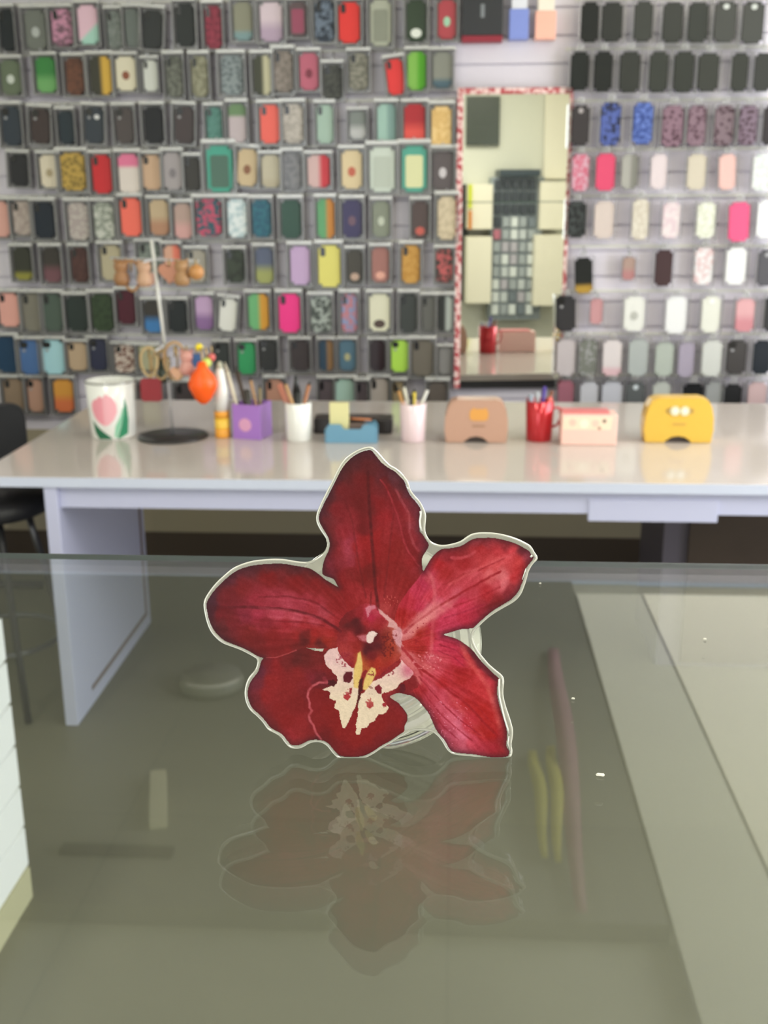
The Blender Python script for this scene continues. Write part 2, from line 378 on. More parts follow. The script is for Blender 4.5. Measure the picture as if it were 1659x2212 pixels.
def ring_mesh(name, w, h, t, y0, y1, m):
    bm = bmesh.new()
    add_box(bm, -w/2, -w/2+t, y0, y1, -h/2, h/2); add_box(bm, w/2-t, w/2, y0, y1, -h/2, h/2)
    add_box(bm, -w/2+t, w/2-t, y0, y1, h/2-t, h/2); add_box(bm, -w/2+t, w/2-t, y0, y1, -h/2, -h/2+t)
    return finish(bm, name, m)
_r = ring_mesh('blister', .096, .172, .005, -.016, .022, m_pack)
_bm = bmesh.new(); _bm.from_mesh(_r.data); add_box(_bm, -.043, .043, .012, .022, -.081, .081); _bm.to_mesh(_r.data); _bm.free()
M_TRAY = mesh_of(_r)
M_TRAYR = mesh_of(ring_mesh('blister', .088, .165, .003, -.012, .012, m_packR))
M_HDR = mesh_of(box('header_card', m_hdr, (-.048, .048, -.019, .02, .083, .097), bev=.002))
M_HDRR = mesh_of(box('hang_tab', m_packR, (-.014, .014, -.002, .002, .081, .105), bev=.001))
M_CAM = mesh_of(prism('camera_cutout', None, rrect(.026, .028, .008, 4, -.018, .055), -.0065, -.004)); M_CAM.materials.append(None)
M_CAML = mesh_of(prism('camera_cutout', None, rrect(.016, .034, .007, 4, -.02, .052), -.0065, -.004)); M_CAML.materials.append(None)
M_DOT = mesh_of(prism('logo_dot', None, circ(.010, 20, 0, .055), -.0062, -.005)); M_DOT.materials.append(None)
M_EMB = mesh_of(prism('printed_emblem', None, circ(.015, 20, 0, -.008, .9, 1.3), -.0062, -.005)); M_EMB.materials.append(None)
M_EMBL = mesh_of(prism('printed_emblem', None, circ(.017, 20, 0, -.045, 1.2, 1), -.0062, -.005)); M_EMBL.materials.append(None)
M_INS = mesh_of(prism('inner_panel', None, rrect(.05, .105, .008, 4, 0, -.008), -.0062, -.005)); M_INS.materials.append(None)
def lnk(me, name, parent, m=None, **k):
    o = bpy.data.objects.new(name, me); COL.objects.link(o); o.parent = parent
    if m: o.material_slots[0].link = 'OBJECT'; o.material_slots[0].material = m
    for a, v in k.items(): setattr(o, a, v)
    return o
m_dark = mat('lens_black', (22, 22, 24), rough=.2); m_peg = mat('hook_clear', (190, 190, 192), rough=.2)
ORD = ['top', 'second', 'third', 'fourth', 'fifth', 'sixth', 'seventh', 'eighth', 'bottom']
# rows: (x left, x right, y top, y bottom, colour, pattern, second colour, description[, tilt deg])
L = [
[(0,30,20,110,'23282B','','','black'),(55,100,22,108,'6A6E66','e','B0B4B0','grey with pale logo'),(112,155,20,100,'C98FA8','n','7A5A68','ornate pink yellow-cornered'),(170,212,12,96,'E3BDCB','d','A9D3C4','pink and mint'),(232,262,24,105,'6E7570','n','858B86','smoky translucent'),(272,302,20,102,'6A716C','','','plain smoky grey'),(308,350,22,105,'2F3231','','','charcoal tilted',-5),(380,420,8,100,'272B29','','','glossy black'),(443,478,12,105,'9A3348','n','7A2236','crimson'),(505,545,5,88,'8D8C78','l','7E9A9C','olive grey'),(562,610,5,90,'DCC9D2','b','B9A2B8','pale lilac'),(625,663,5,80,'5A4648','i','96405A','maroon heart'),(680,722,0,90,'27303C','n','6C7888','navy marbled'),(732,777,5,93,'E23B36','','','bright red'),(800,845,0,100,'A8AA98','i','858878','pale green patterned'),(878,920,0,90,'24361E','L2','DDE0D6','black and green white-spotted'),(946,985,0,85,'A83C44','e','9CC8A8','red with mint square')],
[(3,45,130,205,'5E6A52','e','C8CEC4','mossy with white dot'),(78,120,123,200,'3A8040','b','6FA866','green'),(142,180,125,205,'6E4634','n','5A3A2C','brown'),(195,240,122,205,'3B3A2E','r','D8AE48','black and gold'),(250,293,122,196,'DED6BC','e','8A4A2C','cream with brown figure'),(310,340,130,197,'D4D6CE','','','white on dark card'),(360,395,122,210,'55584E','n','74766C','dark grey'),(415,450,122,210,'7E7C64','n','9A9880','olive patterned'),(478,525,120,205,'5A6366','s','8A9496','slate scaly'),(548,586,120,205,'3E402F','r','C9C4A4','black and cream'),(592,632,110,200,'938880','n','7A7068','taupe patterned'),(648,688,115,195,'B85A70','e','7A2438','rose with dark figure'),(700,738,140,215,'33342F','n','4A4B44','speckled black low-hung'),(755,795,115,195,'8E8B7E','n','6A685C','grey beige'),(836,872,128,205,'DC3B3A','','','red tilted',7),(880,920,112,195,'7DB04E','r','4E9A1E','lime green'),(935,976,112,190,'83847A','l','4C626C','grey with blue foot')],
[(5,45,230,315,'1E2A36','c','','navy'),(68,108,235,310,'33221F','c','','dark brown',-3),(128,160,240,312,'28333A','','','slate black'),(185,225,232,310,'1F2A35','c2','','black with white spots',-3),(250,288,232,310,'443A38','c','','umber'),(312,352,230,310,'1C1D20','','','black'),(378,418,230,310,'372828','c','','cocoa brown',-3),(447,480,232,305,'5A8A80','n','4A7A70','teal'),(495,532,225,308,'C2B4B8','t','6C8A62','green-topped pink'),(563,605,227,310,'EE6A5E','','','coral'),(612,655,225,310,'C2BAB2','n','A8A098','pale beige'),(685,720,227,310,'A4BCAE','','','mint'),(755,790,240,300,'7C827E','b','B8B8B8','small grey-green'),(815,855,225,310,'9CBCB0','r','7C9A94','mint teal'),(873,918,225,308,'A82A30','b','D85048','red and coral'),(932,975,230,320,'E2C184','n','D2AC6C','cream yellow')],
[(22,60,333,402,'2A2A2C','','','black',-2),(88,127,335,405,'D8CDB6','e','A89878','cream'),(133,185,330,412,'7C6830','s','B8984A','gold glitter'),(200,240,335,418,'CC2F34','','','red'),(258,302,333,420,'DDD2CA','t','E0789A','white with pink top'),(308,348,335,410,'D2B092','','','peach'),(355,393,330,410,'A29A9C','e','7A7478','grey lilac'),(400,432,340,412,'3C3A36','','','charcoal'),(447,503,315,415,'3FA08A','i','46695A','large teal framed'),(513,555,322,402,'CDB690','e','8A5A3C','tan',-5),(565,605,335,405,'C0B8A2','l','B8AE96','beige'),(612,650,330,410,'86868A','n','74747A','grey'),(665,712,335,405,'D0B0AE','r','C83A44','pale pink red-edged'),(738,782,325,408,'D8C49C','e','C06048','cream with red motif'),(799,853,318,415,'C6CFC4','i','B4BCB0','large milky white'),(868,922,315,415,'4FA08C','i','D4D4A4','teal framed cream'),(935,978,325,412,'544B4C','e','C4BEC0','dark grey with white spot')],
[(-20,18,435,512,'D8A498','','','salmon'),(28,68,435,508,'B4A69E','n','A0928A','taupe'),(75,118,437,515,'1E2630','','','blue-black'),(150,192,438,518,'BDB6AE','s','A89C98','grey white floral'),(203,245,438,518,'8E9488','n','C4C6BC','grey-green patterned'),(262,305,428,510,'F0705E','','','coral'),(325,365,432,508,'BEA888','b','B08468','tan patterned'),(378,415,440,515,'B49A90','b','D0A09C','dusty pink'),(425,478,430,510,'2E5864','n','C8506C','multicoloured'),(492,533,430,513,'E4ECEE','n','B8CCD2','glossy white'),(545,585,432,512,'356E7E','n','2A5A70','teal blue'),(608,650,432,515,'38544A','','','dark green'),(685,722,430,515,'62A070','r','C8843A','green to orange'),(740,782,432,513,'363058','e','6A5060','indigo'),(805,842,435,512,'7E8474','e','B8BEAE','grey-green'),(890,925,435,515,'4A3A38','L2','B8564A','black with red foot'),(945,985,425,518,'CBBCA0','n','B8A98E','beige')],
[(30,68,535,605,'35362C','l','8A863A','black-olive'),(95,132,535,610,'38342F','b','6E4A50','black and pink'),(155,190,535,610,'50342F','n','442A26','maroon brown'),(220,262,530,605,'B0A68A','','','sand beige'),(300,345,525,600,'5E6660','n','808880','grey-green mottled'),(355,390,530,610,'D4A48C','r','E27A64','peach and coral'),(405,445,540,610,'A6A094','','','greige'),(490,528,540,610,'3C4438','n','2C3228','mottled black-green'),(553,590,535,612,'5C647A','b','9CA062','blue and yellow-green'),(628,670,532,615,'C2A6CC','','','lilac'),(688,735,530,620,'DCD474','','','pale yellow'),(750,783,540,612,'3C3830','L2','B89C8A','brown-black portrait'),(803,840,535,610,'9A6860','L2','D8A08E','rose-brown portrait'),(868,907,530,612,'C0924A','n','B08038','amber'),(942,977,538,610,'3E3632','n','B05858','black white and red')],
[(0,42,633,705,'DCA296','','','salmon pink'),(50,90,635,715,'7E7A6E','','','stone grey'),(95,135,635,715,'4C5A50','','','grey-green'),(145,190,640,715,'2A3430','','','black-green'),(200,245,635,715,'34442C','n','283822','dark moss'),(255,292,628,700,'4C1A28','','','maroon'),(312,350,650,718,'38342F','b','3E78B0','blue-printed'),(365,403,650,718,'202526','','','black'),(423,460,640,712,'BFA0C4','b','8A6898','lilac'),(474,511,645,715,'E2E2DC','','','white tilted',-6),(537,580,635,712,'6EB078','r','D49A3A','green to orange'),(603,648,635,718,'F23E8E','','','hot pink'),(672,715,640,718,'4A504C','n','A4ACA6','silver-streaked'),(738,772,635,718,'8490B4','n','B87880','blue and red'),(798,842,635,715,'D6D4BC','L2','4A3A34','cream with dark-haired face'),(865,900,635,718,'3C403E','','','dark slate'),(912,940,640,715,'5E5E5A','','','smoky grey'),(945,977,640,715,'2C2E2C','r','A8AEA8','black silver-streaked')],
[(-6,38,728,805,'1F3E5A','','','navy blue'),(45,88,735,808,'44689A','c','','blue'),(92,138,735,808,'A6D2DA','c','','light blue'),(148,188,740,800,'B8A084','','','beige'),(195,230,733,800,'232640','c','','midnight navy'),(248,290,745,805,'CFC0B4','n','6A4438','white and brown'),(300,340,745,800,'A8A688','','','olive cream'),(465,495,740,800,'2A302E','c','','black'),(515,552,740,808,'2E9A5E','c','','green'),(562,598,735,800,'202220','c','','matte black'),(630,668,735,800,'40393A','','','dark brown'),(690,720,735,800,'2C4254','r','8A6A48','dark blue'),(733,768,735,800,'4A6A7C','e','A8A47C','slate blue'),(800,832,735,800,'383034','r','28181C','plum black'),(845,882,735,803,'A8D44C','c','','lime'),(890,935,735,812,'6A645A','','','brown-grey'),(948,975,750,808,'7C7A78','','','narrow grey')],
[(10,50,818,888,'8E7A66','','','brown'),(60,92,820,890,'B8907C','c','','salmon brown'),(117,158,820,890,'D89A48','b','D8784E','orange-gold'),(296,345,825,865,'574A4A','','','dim brown'),(380,420,828,865,'4A4244','','','dark umber'),(575,612,820,865,'C0907C','','','dusty rose'),(690,720,820,868,'5A5054','','','dark mauve'),(725,765,820,865,'A6C2B6','','','mint'),(770,797,825,868,'4E4548','','','deep mauve'),(800,838,818,868,'A49A92','','','warm grey'),(848,876,825,868,'8A7A5E','','','tan'),(925,965,825,868,'5E5650','','','dark grey')],
]
Rr = [
[(1255,1293,5,92,'1B1F1D','','','jet black'),(1300,1345,5,90,'343733','','','matte black'),(1370,1410,3,90,'434641','','','matte black'),(1432,1475,5,92,'3F423D','','','matte black'),(1487,1530,5,92,'3C3F3A','','','matte black'),(1542,1590,3,92,'3E413C','o','D8DCD6','white-dotted black'),(1603,1650,3,95,'3F423D','o','D8DCD6','white-dotted black')],
[(1233,1272,112,195,'202522','','','jet black'),(1283,1322,112,198,'1E2220','','','jet black'),(1338,1382,112,200,'393C36','','','smoky black'),(1402,1442,112,200,'3C3F39','','','smoky black'),(1455,1498,112,200,'383B35','','','smoky black'),(1507,1552,115,198,'40423B','','','smoky black'),(1580,1615,115,198,'3B3E38','','','smoky black'),(1628,1666,115,198,'3E403C','','','smoky black')],
[(1234,1272,228,315,'332A2D','o','B8B0B0','plum black'),(1297,1340,222,315,'2B3050','n','5A6CB4','blue and black'),(1367,1410,222,312,'3E56A4','n','6C84D0','bright blue'),(1430,1475,228,318,'5A3A48','s','927482','purple mottled'),(1485,1525,228,316,'5A3A48','s','8E7480','purple mottled'),(1543,1585,228,316,'4A2E3A','s','847078','purple mottled'),(1595,1635,228,314,'4E3440','s','847080','purple mottled'),(1648,1680,228,314,'3A3436','','','dark plum')],
[(1235,1272,333,413,'E6B4C4','n','E07890','pink and white'),(1287,1328,332,412,'F0567C','','','hot pink'),(1342,1378,333,408,'B6B4AC','r','8C8A82','clear grey-edged'),(1405,1440,333,408,'EBDCDE','','','pearly white'),(1484,1524,333,410,'DAD0BC','','','cream'),(1553,1590,333,410,'EFC4BC','','','pale salmon',3),(1625,1663,333,412,'DCE4DE','n','F4F4F2','mint white')],
[(1227,1265,435,513,'2A2E2E','n','484C4C','marbled black'),(1283,1325,435,515,'E4D4CC','','','blush cream'),(1365,1400,430,518,'DCD2C0','n','EEE6D6','speckled cream'),(1430,1468,437,515,'EBD4DA','n','F4E8E8','pink white'),(1505,1545,437,515,'E2E4D0','n','F4F4E8','greenish cream'),(1573,1618,437,522,'F2608E','','','hot pink',2),(1635,1678,432,515,'F6F6F6','','','pure white')],
[(1242,1280,557,634,'232625','l','C09A40','black with yellow corner',3),(1345,1372,555,605,'B89C90','b','C08888','small brown-rose'),(1415,1452,540,618,'533C3E','','','maroon brown'),(1500,1540,535,615,'F2F0F0','n','E8C8C8','white and rose'),(1568,1612,535,615,'F8F8F6','','','bright white'),(1637,1672,540,618,'55535A','o','A8A8AC','dark grey')],
[(1203,1243,640,716,'2B2A2F','c','','black',2),(1275,1302,645,700,'D8A0A4','','','small rose'),(1347,1392,640,715,'F6F6F0','e','C8C8C0','white dark-dotted'),(1437,1482,640,720,'FAFAFA','','','brilliant white'),(1515,1555,640,718,'EEEEE2','o','FFFFFF','ivory'),(1588,1628,645,716,'E8B0B4','b','D89098','rose pink'),(1652,1690,640,716,'3A3A3A','','','black-edged')],
[(1202,1243,733,812,'D6CCCE','','','pale grey'),(1250,1290,733,812,'B4B4B4','s','84867E','silver patterned'),(1302,1343,735,812,'F4EAEA','l','F0C8D0','white and pink'),(1357,1400,733,812,'BEC4C2','','','misty grey'),(1415,1455,740,812,'C0C8BE','','','sage grey'),(1465,1500,740,815,'B4AABC','','','lilac grey'),(1515,1558,735,812,'DEE0DA','','','off-white'),(1570,1612,735,808,'413C3A','c','','dark brown'),(1626,1664,735,808,'1F2933','','','navy black')],
[(1205,1240,822,866,'B07080','','','maroon'),(1253,1292,825,866,'D8D6DE','','','pale lilac'),(1300,1345,825,866,'D4D4DE','','','bluish white'),(1352,1393,825,866,'6C7072','o','E0E8EC','silver ring'),(1410,1448,825,866,'C8CCC4','','','pale sage'),(1475,1518,828,866,'1E1F22','','','black'),(1525,1560,825,866,'A8AAA8','','','silver'),(1565,1602,830,866,'2C2C2E','','','black small'),(1615,1655,825,866,'D8B8B8','','','pale pink')],
]
def case_mat(c1, pat, c2):
    a = hexc(c1)
    k = {'n': 'noise', 's': 'spots', 'b': 'bottom', 'l': 'low', 't': 'top', 'r': 'right', 'd': 'diag'}.get(pat)
    if k: return mat_two('case_%s_%s_%s' % (c1, k, c2), a, hexc(c2), k)
    return mat('case_'+c1, tuple(int(c1[i:i+2], 16) for i in (0, 2, 4)), rough=.36, spec=.28)
def flat(c): return mat('print_'+c, tuple(int(c[i:i+2], 16) for i in (0, 2, 4)), rough=.4)
seen = {}
def packs(rows, side):
    for ri, row in enumerate(rows):
        rail_z = None
        depth = YW-.05
        cs = []
        for e in row:
            if side == 'right':   # keep the plastics' own tones: pale ones off-white, blacks neutral
                f_ = .87 if int(e[4][:2], 16) > 150 else .78
                e = e[:4]+(''.join('%02X' % int(int(e[4][i:i+2], 16)*f_) for i in (0, 2, 4)), e[5], (''.join('%02X' % int(int(e[6][i:i+2], 16)*.87) for i in (0, 2, 4)) if e[6] else ''))+e[7:]
            x0, x1, y0, y1, c1, pat, c2, desc = e[:8]; tilt = e[8] if len(e) > 8 else 0
            p = on_y((x0+x1)/2, (y0+y1)/2, depth)
            a = on_y(x0, (y0+y1)/2, depth); b = on_y(x1, (y0+y1)/2, depth); t = on_y((x0+x1)/2, y0, depth); u = on_y((x0+x1)/2, y1, depth)
            w = b.x-a.x; h = t.z-u.z
            kx, kz = w/.072, h/.150
            if ri == 8 and side == 'right' or (ri == 8 and side == 'left' and x0 > 200):    # lower half hangs behind the desk line
                kz = .150/.150; p.z = t.z-.075
            lab = '%s phone case pack in the %s row %s of the mirror' % (desc, ORD[ri], side)
            o = thing('phone_case_pack', lab, 'phone case', p, (0, radians(-tilt), 0), 'phone case packs hanging %s of the mirror' % side)
            jit = random.uniform(-.006, .006); o.location.y += jit
            lnk(M_TRAY if side == 'left' else M_TRAYR, 'blister', o, scale=(kx, 1, kz))
            lnk(M_HDR if side == 'left' else M_HDRR, 'header_card' if side == 'left' else 'hang_tab', o, scale=(kx, 1, kz))
            m = case_mat(c1, pat, c2) if pat in ('', 'n', 's', 'b', 'l', 't', 'r', 'd') else flat(c1)
            ca = lnk(M_CASE, 'phone_case', o, m, scale=(kx, 1, kz))
            big = h > .17
            if pat in ('c', 'c2'): lnk(M_CAM, 'camera_cutout', ca, m_dark); lnk(M_DOT, 'camera_lens', ca, flat('9A9A9C'), location=(-.018, -.0015, -.002), scale=(.6, 1, .6), )
            elif pat in ('', 'n') and random.random() < .6 and side == 'left': lnk(M_CAML, 'camera_cutout', ca, m_dark)
            if pat == 'c2': lnk(M_DOT, 'printed_spot', ca, flat('DADADA'), location=(.012, -.0015, -.02))
            if pat == 'e': lnk(M_EMB, 'printed_emblem', ca, flat(c2))
            if pat == 'L2':
                lnk(M_EMBL, 'printed_emblem', ca, flat(c2))
            if pat == 'o': lnk(M_DOT, 'logo_dot', ca, flat(c2))
            if pat == 'i': lnk(M_INS, 'inner_panel', ca, flat(c2))
            cs.append((p.x, p.z+.09*kz))
        # the rail and its hooks
        rz = sum(c[1] for c in cs)/len(cs)+.006
        xs0 = min(c[0] for c in cs)-.05; xs1 = max(c[0] for c in cs)+.05
        rail = thing('display_rail', '%s white hook rail %s of the mirror' % (ORD[ri], side), 'rail', (0, 0, 0), group='hook rails on the slatwall')
        box('rail_bar', mat('rail_white', (214, 212, 206), rough=.3), (xs0, xs1, YW-.006, YW, rz-.006, rz+.006), rail)
        for (x, zt) in cs:
            tube('hook', m_peg, [(x, YW, rz), (x, YW-.05, zt+.004), (x, YW-.085, zt+.004), (x, YW-.09, zt+.012)], .0022, rail, seg=6)
packs(L, 'left'); packs(Rr, 'right')
# three packs above the mirror
def wall_box(x0, y0, x1, y1, name, label, cat, parts):
    a = on_y(x0, (y0+y1)/2, YW-.04); b = on_y(x1, (y0+y1)/2, YW-.04); t = on_y((x0+x1)/2, y0, YW-.04); u = on_y((x0+x1)/2, y1, YW-.04)
    o = thing(name, label, cat, ((a.x+b.x)/2, YW-.04, (t.z+u.z)/2)); w = b.x-a.x; h = t.z-u.z
    for n, m, (p0, q0, p1, q1), yy in parts:
        box(n, m, (-w/2+p0*w, -w/2+p1*w, -.02-yy, .04-yy*.0, -h/2+q0*h, -h/2+q1*h), o, bev=.002)
    return o
wall_box(998, -25, 1086, 92, 'accessory_box', 'black accessory box with a red foot above the mirror', 'box',
         [('box_body', flat('26272B'), (0, .12, 1, 1), 0), ('red_foot', flat('8C1C30'), (0, 0, 1, .12), .001), ('logo', flat('7C8084'), (.45, .45, .55, .7), .0015)])
wall_box(1100, -20, 1142, 86, 'phone_case_pack', 'blue phone case pack with white top above the mirror', 'phone case',
         [('phone_case', flat('7E8ED2'), (0, 0, 1, .62), 0), ('white_top', flat('DCDCE4'), (.1, .62, .9, 1), 0)])
wall_box(1156, -20, 1201, 86, 'phone_case_pack', 'peach phone case pack with cream top above the mirror', 'phone case',
         [('phone_case', flat('F2B6A2'), (0, 0, 1, .58), 0), ('cream_top', flat('EAE0D0'), (.1, .58, .9, 1), 0)])
# ------------------------------------------------------------------ things on the desk
DZ = .75
def desk_pt(px, py, r=0):
    p = on_z(px, py, DZ+.0006); p.y += r; p.z = DZ+.0003; return p
def cup(name, label, cat, x0, x1, ytop, ybase, m, taper=.0, wall=.003, floor_z=.004):
    p0 = desk_pt((x0+x1)/2, ybase); zc = p0.y*cos(radians(16.3))+.75*sin(radians(16.3))
    r = (x1-x0)/2*zc/F; t = on_y((x0+x1)/2, ytop+4, p0.y); h = t.z-DZ
    o = thing(name, label, cat, (p0.x, p0.y+r, DZ+.0003)); rb = r*(1-taper)
    lathe('cup_body', m, [(0, 0), (rb-.002, 0), (rb, .002), (r, h-.001), (r-wall*.5, h), (r-wall, h-.001), (rb-wall, floor_z), (0, floor_z)], o, seg=56)
    return o, r, h, rb
m_white = mat('white_enamel', (240, 240, 236), rough=.2, coat=.3)
# tulip tin
o, r, h, rb = cup('tin_cup', 'white tin cup painted with a pink tulip and green leaves', 'cup', 176, 286, 826, 952, m_white, .10)
rf = lambda z: rb+(r-rb)*z/h+.0005
S = h/126.0
def cp(pts, cx=232, by=952): return [((x-cx)*S, (by-y)*S) for x, y in pts]
lathe('rim', mat('tin_rim', (190, 190, 186), rough=.25, metal=.6), [(r-.002, h-.004), (r+.0018, h-.004), (r+.0022, h), (r, h+.002), (r-.002, h)], o, seg=56)
cyl_patch('painted_tulip', flat('EE9CAA'), cp([(198, 872), (206, 862), (214, 860), (222, 852), (228, 858), (228, 920), (214, 912), (204, 900), (198, 886)]), rf, o)
cyl_patch('painted_tulip', flat('F2B2BC'), cp([(228, 857), (236, 848), (250, 858), (258, 872), (258, 890), (250, 906), (238, 918), (228, 920)]), rf, o)
cyl_patch('painted_leaf', flat('1E6B4A'), cp([(196, 908), (206, 918), (220, 930), (240, 945), (243, 950), (212, 950), (202, 936)]), rf, o)
cyl_patch('painted_leaf', flat('2E8A62'), cp([(276, 858), (282, 880), (284, 910), (280, 940), (258, 950), (254, 948), (264, 925), (272, 895)]), rf, o)
cyl_patch('painted_leaf', flat('8CC8A8'), cp([(272, 880), (274, 890), (262, 928), (252, 948), (248, 944), (252, 920), (264, 900)]), rf, o)
# rotating charm stand
bp = desk_pt(374, 944)
stand = thing('charm_stand', 'round black base display stand with a thin pole for hanging charms', 'stand', bp)
lathe('base', mat('stand_base_black', (46, 44, 44), rough=.3), [(0, 0), (.108, 0), (.11, .003), (.108, .008), (0, .009)], stand, seg=64)
m_wp = mat('pole_white', (214, 212, 206), rough=.2, spec=.8)
tube('pole', m_packR, [(0, 0, .008), (-.008, 0, .27)], .0045, stand)
tube('pole', m_wp, [(-.008, 0, .27), (-.030, 0, .60)], .0055, stand)
tube('hook_arm', m_peg, [(-.13, 0, .292), (.12, 0, .282)], .003, stand); tube('hook_arm', m_peg, [(-.009, -.11, .287), (-.009, .11, .287)], .003, stand)
tube('hook_arm', m_peg, [(-.16, 0, .55), (.11, 0, .54)], .003, stand); tube('hook_arm', m_peg, [(-.027, -.11, .545), (-.027, .11, .545)], .003, stand)
def charm(px, py, kind, col, label, top=None, s=1.0, dy=-.005, group='charms hanging on the stand'):
    q = on_y(px, py, bp.y+dy)
    o = thing('charm', label, 'charm', q, group=group); m = flat(col); o.scale = (1.3,)*3; zt = ((bp.z+(.545 if py < 650 else .287))-q.z)/1.3
    if kind == 'ball': lathe('charm_body', m, [(.012*s*sin(pi*k/10), -.012*s*cos(pi*k/10)) for k in range(11)], o, seg=20)
    if kind == 'lantern': lathe('charm_body', m, [(0, -.05), (.008, -.048), (.02, -.036), (.032, -.012), (.034, 0), (.028, .018), (.014, .034), (.009, .05), (0, .052)], o, seg=20)
    if kind == 'tag': prism('charm_body', m, rrect(.05*s, .055*s, .008*s), -.004, .004, o, bev=.001)
    if kind == 'ring': tube('charm_body', m, [(.02*s*cos(t*pi/12), .004*sin(t*pi/6), .034*s*sin(t*pi/12)) for t in range(24)], .0035, o, closed=True)
    if kind == 'heart': prism('charm_body', m, [(s*.0016*16*sin(t)**3, s*.0016*(13*cos(t)-5*cos(2*t)-2*cos(3*t)-cos(4*t))) for t in [k*2*pi/28 for k in range(28)]], -.006, .006, o, bev=.001)
    if kind == 'bear':
        lathe('charm_body', m, [(0, -.03), (.014, -.028), (.019, -.016), (.016, -.002), (.012, .002), (.015, .008), (.017, .018), (.011, .028), (0, .031)], o, seg=18)
        for sx in (-1, 1): lathe('ear', m, [(0, -.006), (.006, 0), (0, .006)], o, seg=12, loc=(sx*.012, 0, .028))
    if zt > .02: tube('chain', mat('charm_brass', (176, 146, 96), rough=.3, metal=.7), [(0, 0, .01), (.001, 0, zt*.6), (0, 0, zt)], .0022, o, seg=6)
    return o
charm(262, 590, 'bear', '9A6E48', 'brown bear charm on the upper left end of the stand')
charm(284, 596, 'ring', 'A87A50', 'tan ring charm beside the brown bear charm')
charm(312, 592, 'bear', 'C49C80', 'pale tan bear charm near the upper pole')
charm(322, 602, 'tag', 'B89080', 'pinkish tag charm hanging just left of the upper pole', s=.5)
charm(366, 588, 'heart', 'B87C60', 'peach heart charm just right of the upper pole')
charm(393, 590, 'bear', 'A88058', 'beige bear charm right of the peach heart charm')
charm(424, 588, 'ball', 'C08850', 'amber ball charm at the upper right arm end', s=1.5)
charm(327, 842, 'tag', '8E1C26', 'dark red square tag hanging lowest on the left of the stand', s=1)
charm(322, 782, 'ring', 'C2A87C', 'brass ring charm above the red tag')
charm(346, 788, 'ring', 'A8906A', 'dull brass ring charm left of the lower pole')
charm(355, 800, 'bear', '3A4438', 'dark green charm right behind the lower pole', dy=.03, s=.8)
charm(378, 780, 'ring', 'B89468', 'large brass hoop charm right of the lower pole', s=1.3)
charm(384, 805, 'heart', 'D8A888', 'peach heart charm below the brass hoop', s=.7)
charm(404, 784, 'bear', 'D49A90', 'pink bear charm between the hoop and the blue bar')
charm(425, 778, 'tag', '2C5A94', 'blue bar charm under the yellow ball', s=.55)
charm(430, 750, 'ball', 'F2D82A', 'yellow ball charm at the top of the coloured cluster', s=.75, dy=-.012)
charm(457, 772, 'ball', 'D86A66', 'small red ball charm at the right of the cluster', s=.8)
charm(446, 784, 'ball', 'C8D86A', 'pale lime ball charm in the coloured cluster', s=1.0, dy=-.03)
charm(438, 828, 'lantern', 'FF5F0A', 'bright orange lantern charm hanging lowest on the right', dy=-.045)
# glue tube
p = desk_pt(480, 945, .012)
gt = thing('glue_bottle', 'white bottle with an orange base and tapered top', 'bottle', p)
u = p.y*cos(radians(16.3))/F+.75*sin(radians(16.3))/F
lathe('orange_base', flat('F0A63A'), [(0, 0), (.0225, 0), (.0235, .002), (.0235, .030), (0, .030)], gt)
lathe('yellow_band', flat('F4C648'), [(.0237, .030), (.0237, .062), (0, .062), (0, .03)], gt)
lathe('orange_base', flat('F0A63A'), [(0, .062), (.0236, .062), (.0235, .084), (0, .084)], gt)
lathe('bottle_body', m_white, [(0, .084), (.0225, .084), (.0225, .155), (.020, .162), (.016, .19), (.012, .215), (0, .22)], gt)
lathe('nozzle', flat('B4B4A0'), [(0, .212), (.0115, .212), (.010, .225), (.006, .236), (0, .238)], gt)
# cups and what they hold
def stick(name, label, cat, o_loc, z0, a, b, r, col, tip=None, tipcol=None, grp=None):
    o = thing(name, label, cat, o_loc, group=grp); m = flat(col)
    a = Vector(a); b = Vector(b); tube('shaft', m, [a, b], r, o)
    if tip: d = (b-a).normalized(); tube('tip', flat(tipcol or '222222'), [b, b+d*tip], [r, r*.25], o)
    return o
# purple square cup
p = desk_pt(540, 950, .033)
pc = thing('square_cup', 'purple square pen cup with a pink round emblem', 'cup', p); hw = .046; hh = .108
bm = bmesh.new()
add_box(bm, -hw, hw, -hw, -hw+.003, 0, hh); add_box(bm, -hw, hw, hw-.003, hw, 0, hh)
add_box(bm, -hw, -hw+.003, -hw+.003, hw-.003, 0, hh); add_box(bm, hw-.003, hw, -hw+.003, hw-.003, 0, hh); add_box(bm, -hw+.003, hw-.003, -hw+.003, hw-.003, 0, .004)
q = finish(bm, 'cup_body', flat('A878CC'), pc); pc.rotation_euler = (0, 0, radians(-14)); pc.location.y += .02
prism('emblem', flat('E0A4C8'), circ(.021, 24, -.004, .045), -hw-.0008, -hw, pc)
c = pc.location
stick('scissors', 'pale metal blade leaning out of the purple cup to the left', 'scissors', c, 0, (-.02, -.02, .006), (-.070, -.01, .205), .006, 'D8D0BC', .03, 'C0B8A4')
stick('brush', 'dark brush leaning left in the purple cup', 'brush', c, 0, (-.0, .0, .006), (-.046, .02, .20), .007, '4A3C34', .02, '2C2622')
stick('brush', 'black stub handle upright in the purple cup', 'brush', c, 0, (.0, -.01, .006), (-.012, -.02, .15), .011, '33302C')
stick('pencil', 'tan wooden pencil leaning in the purple cup', 'pencil', c, 0, (.03, .0, .006), (-.002, .01, .175), .0045, 'C0966A', .012)
stick('pencil', 'olive pencil at the right side of the purple cup', 'pencil', c, 0, (.02, .02, .006), (.024, .022, .15), .005, '8C7C58', .012)
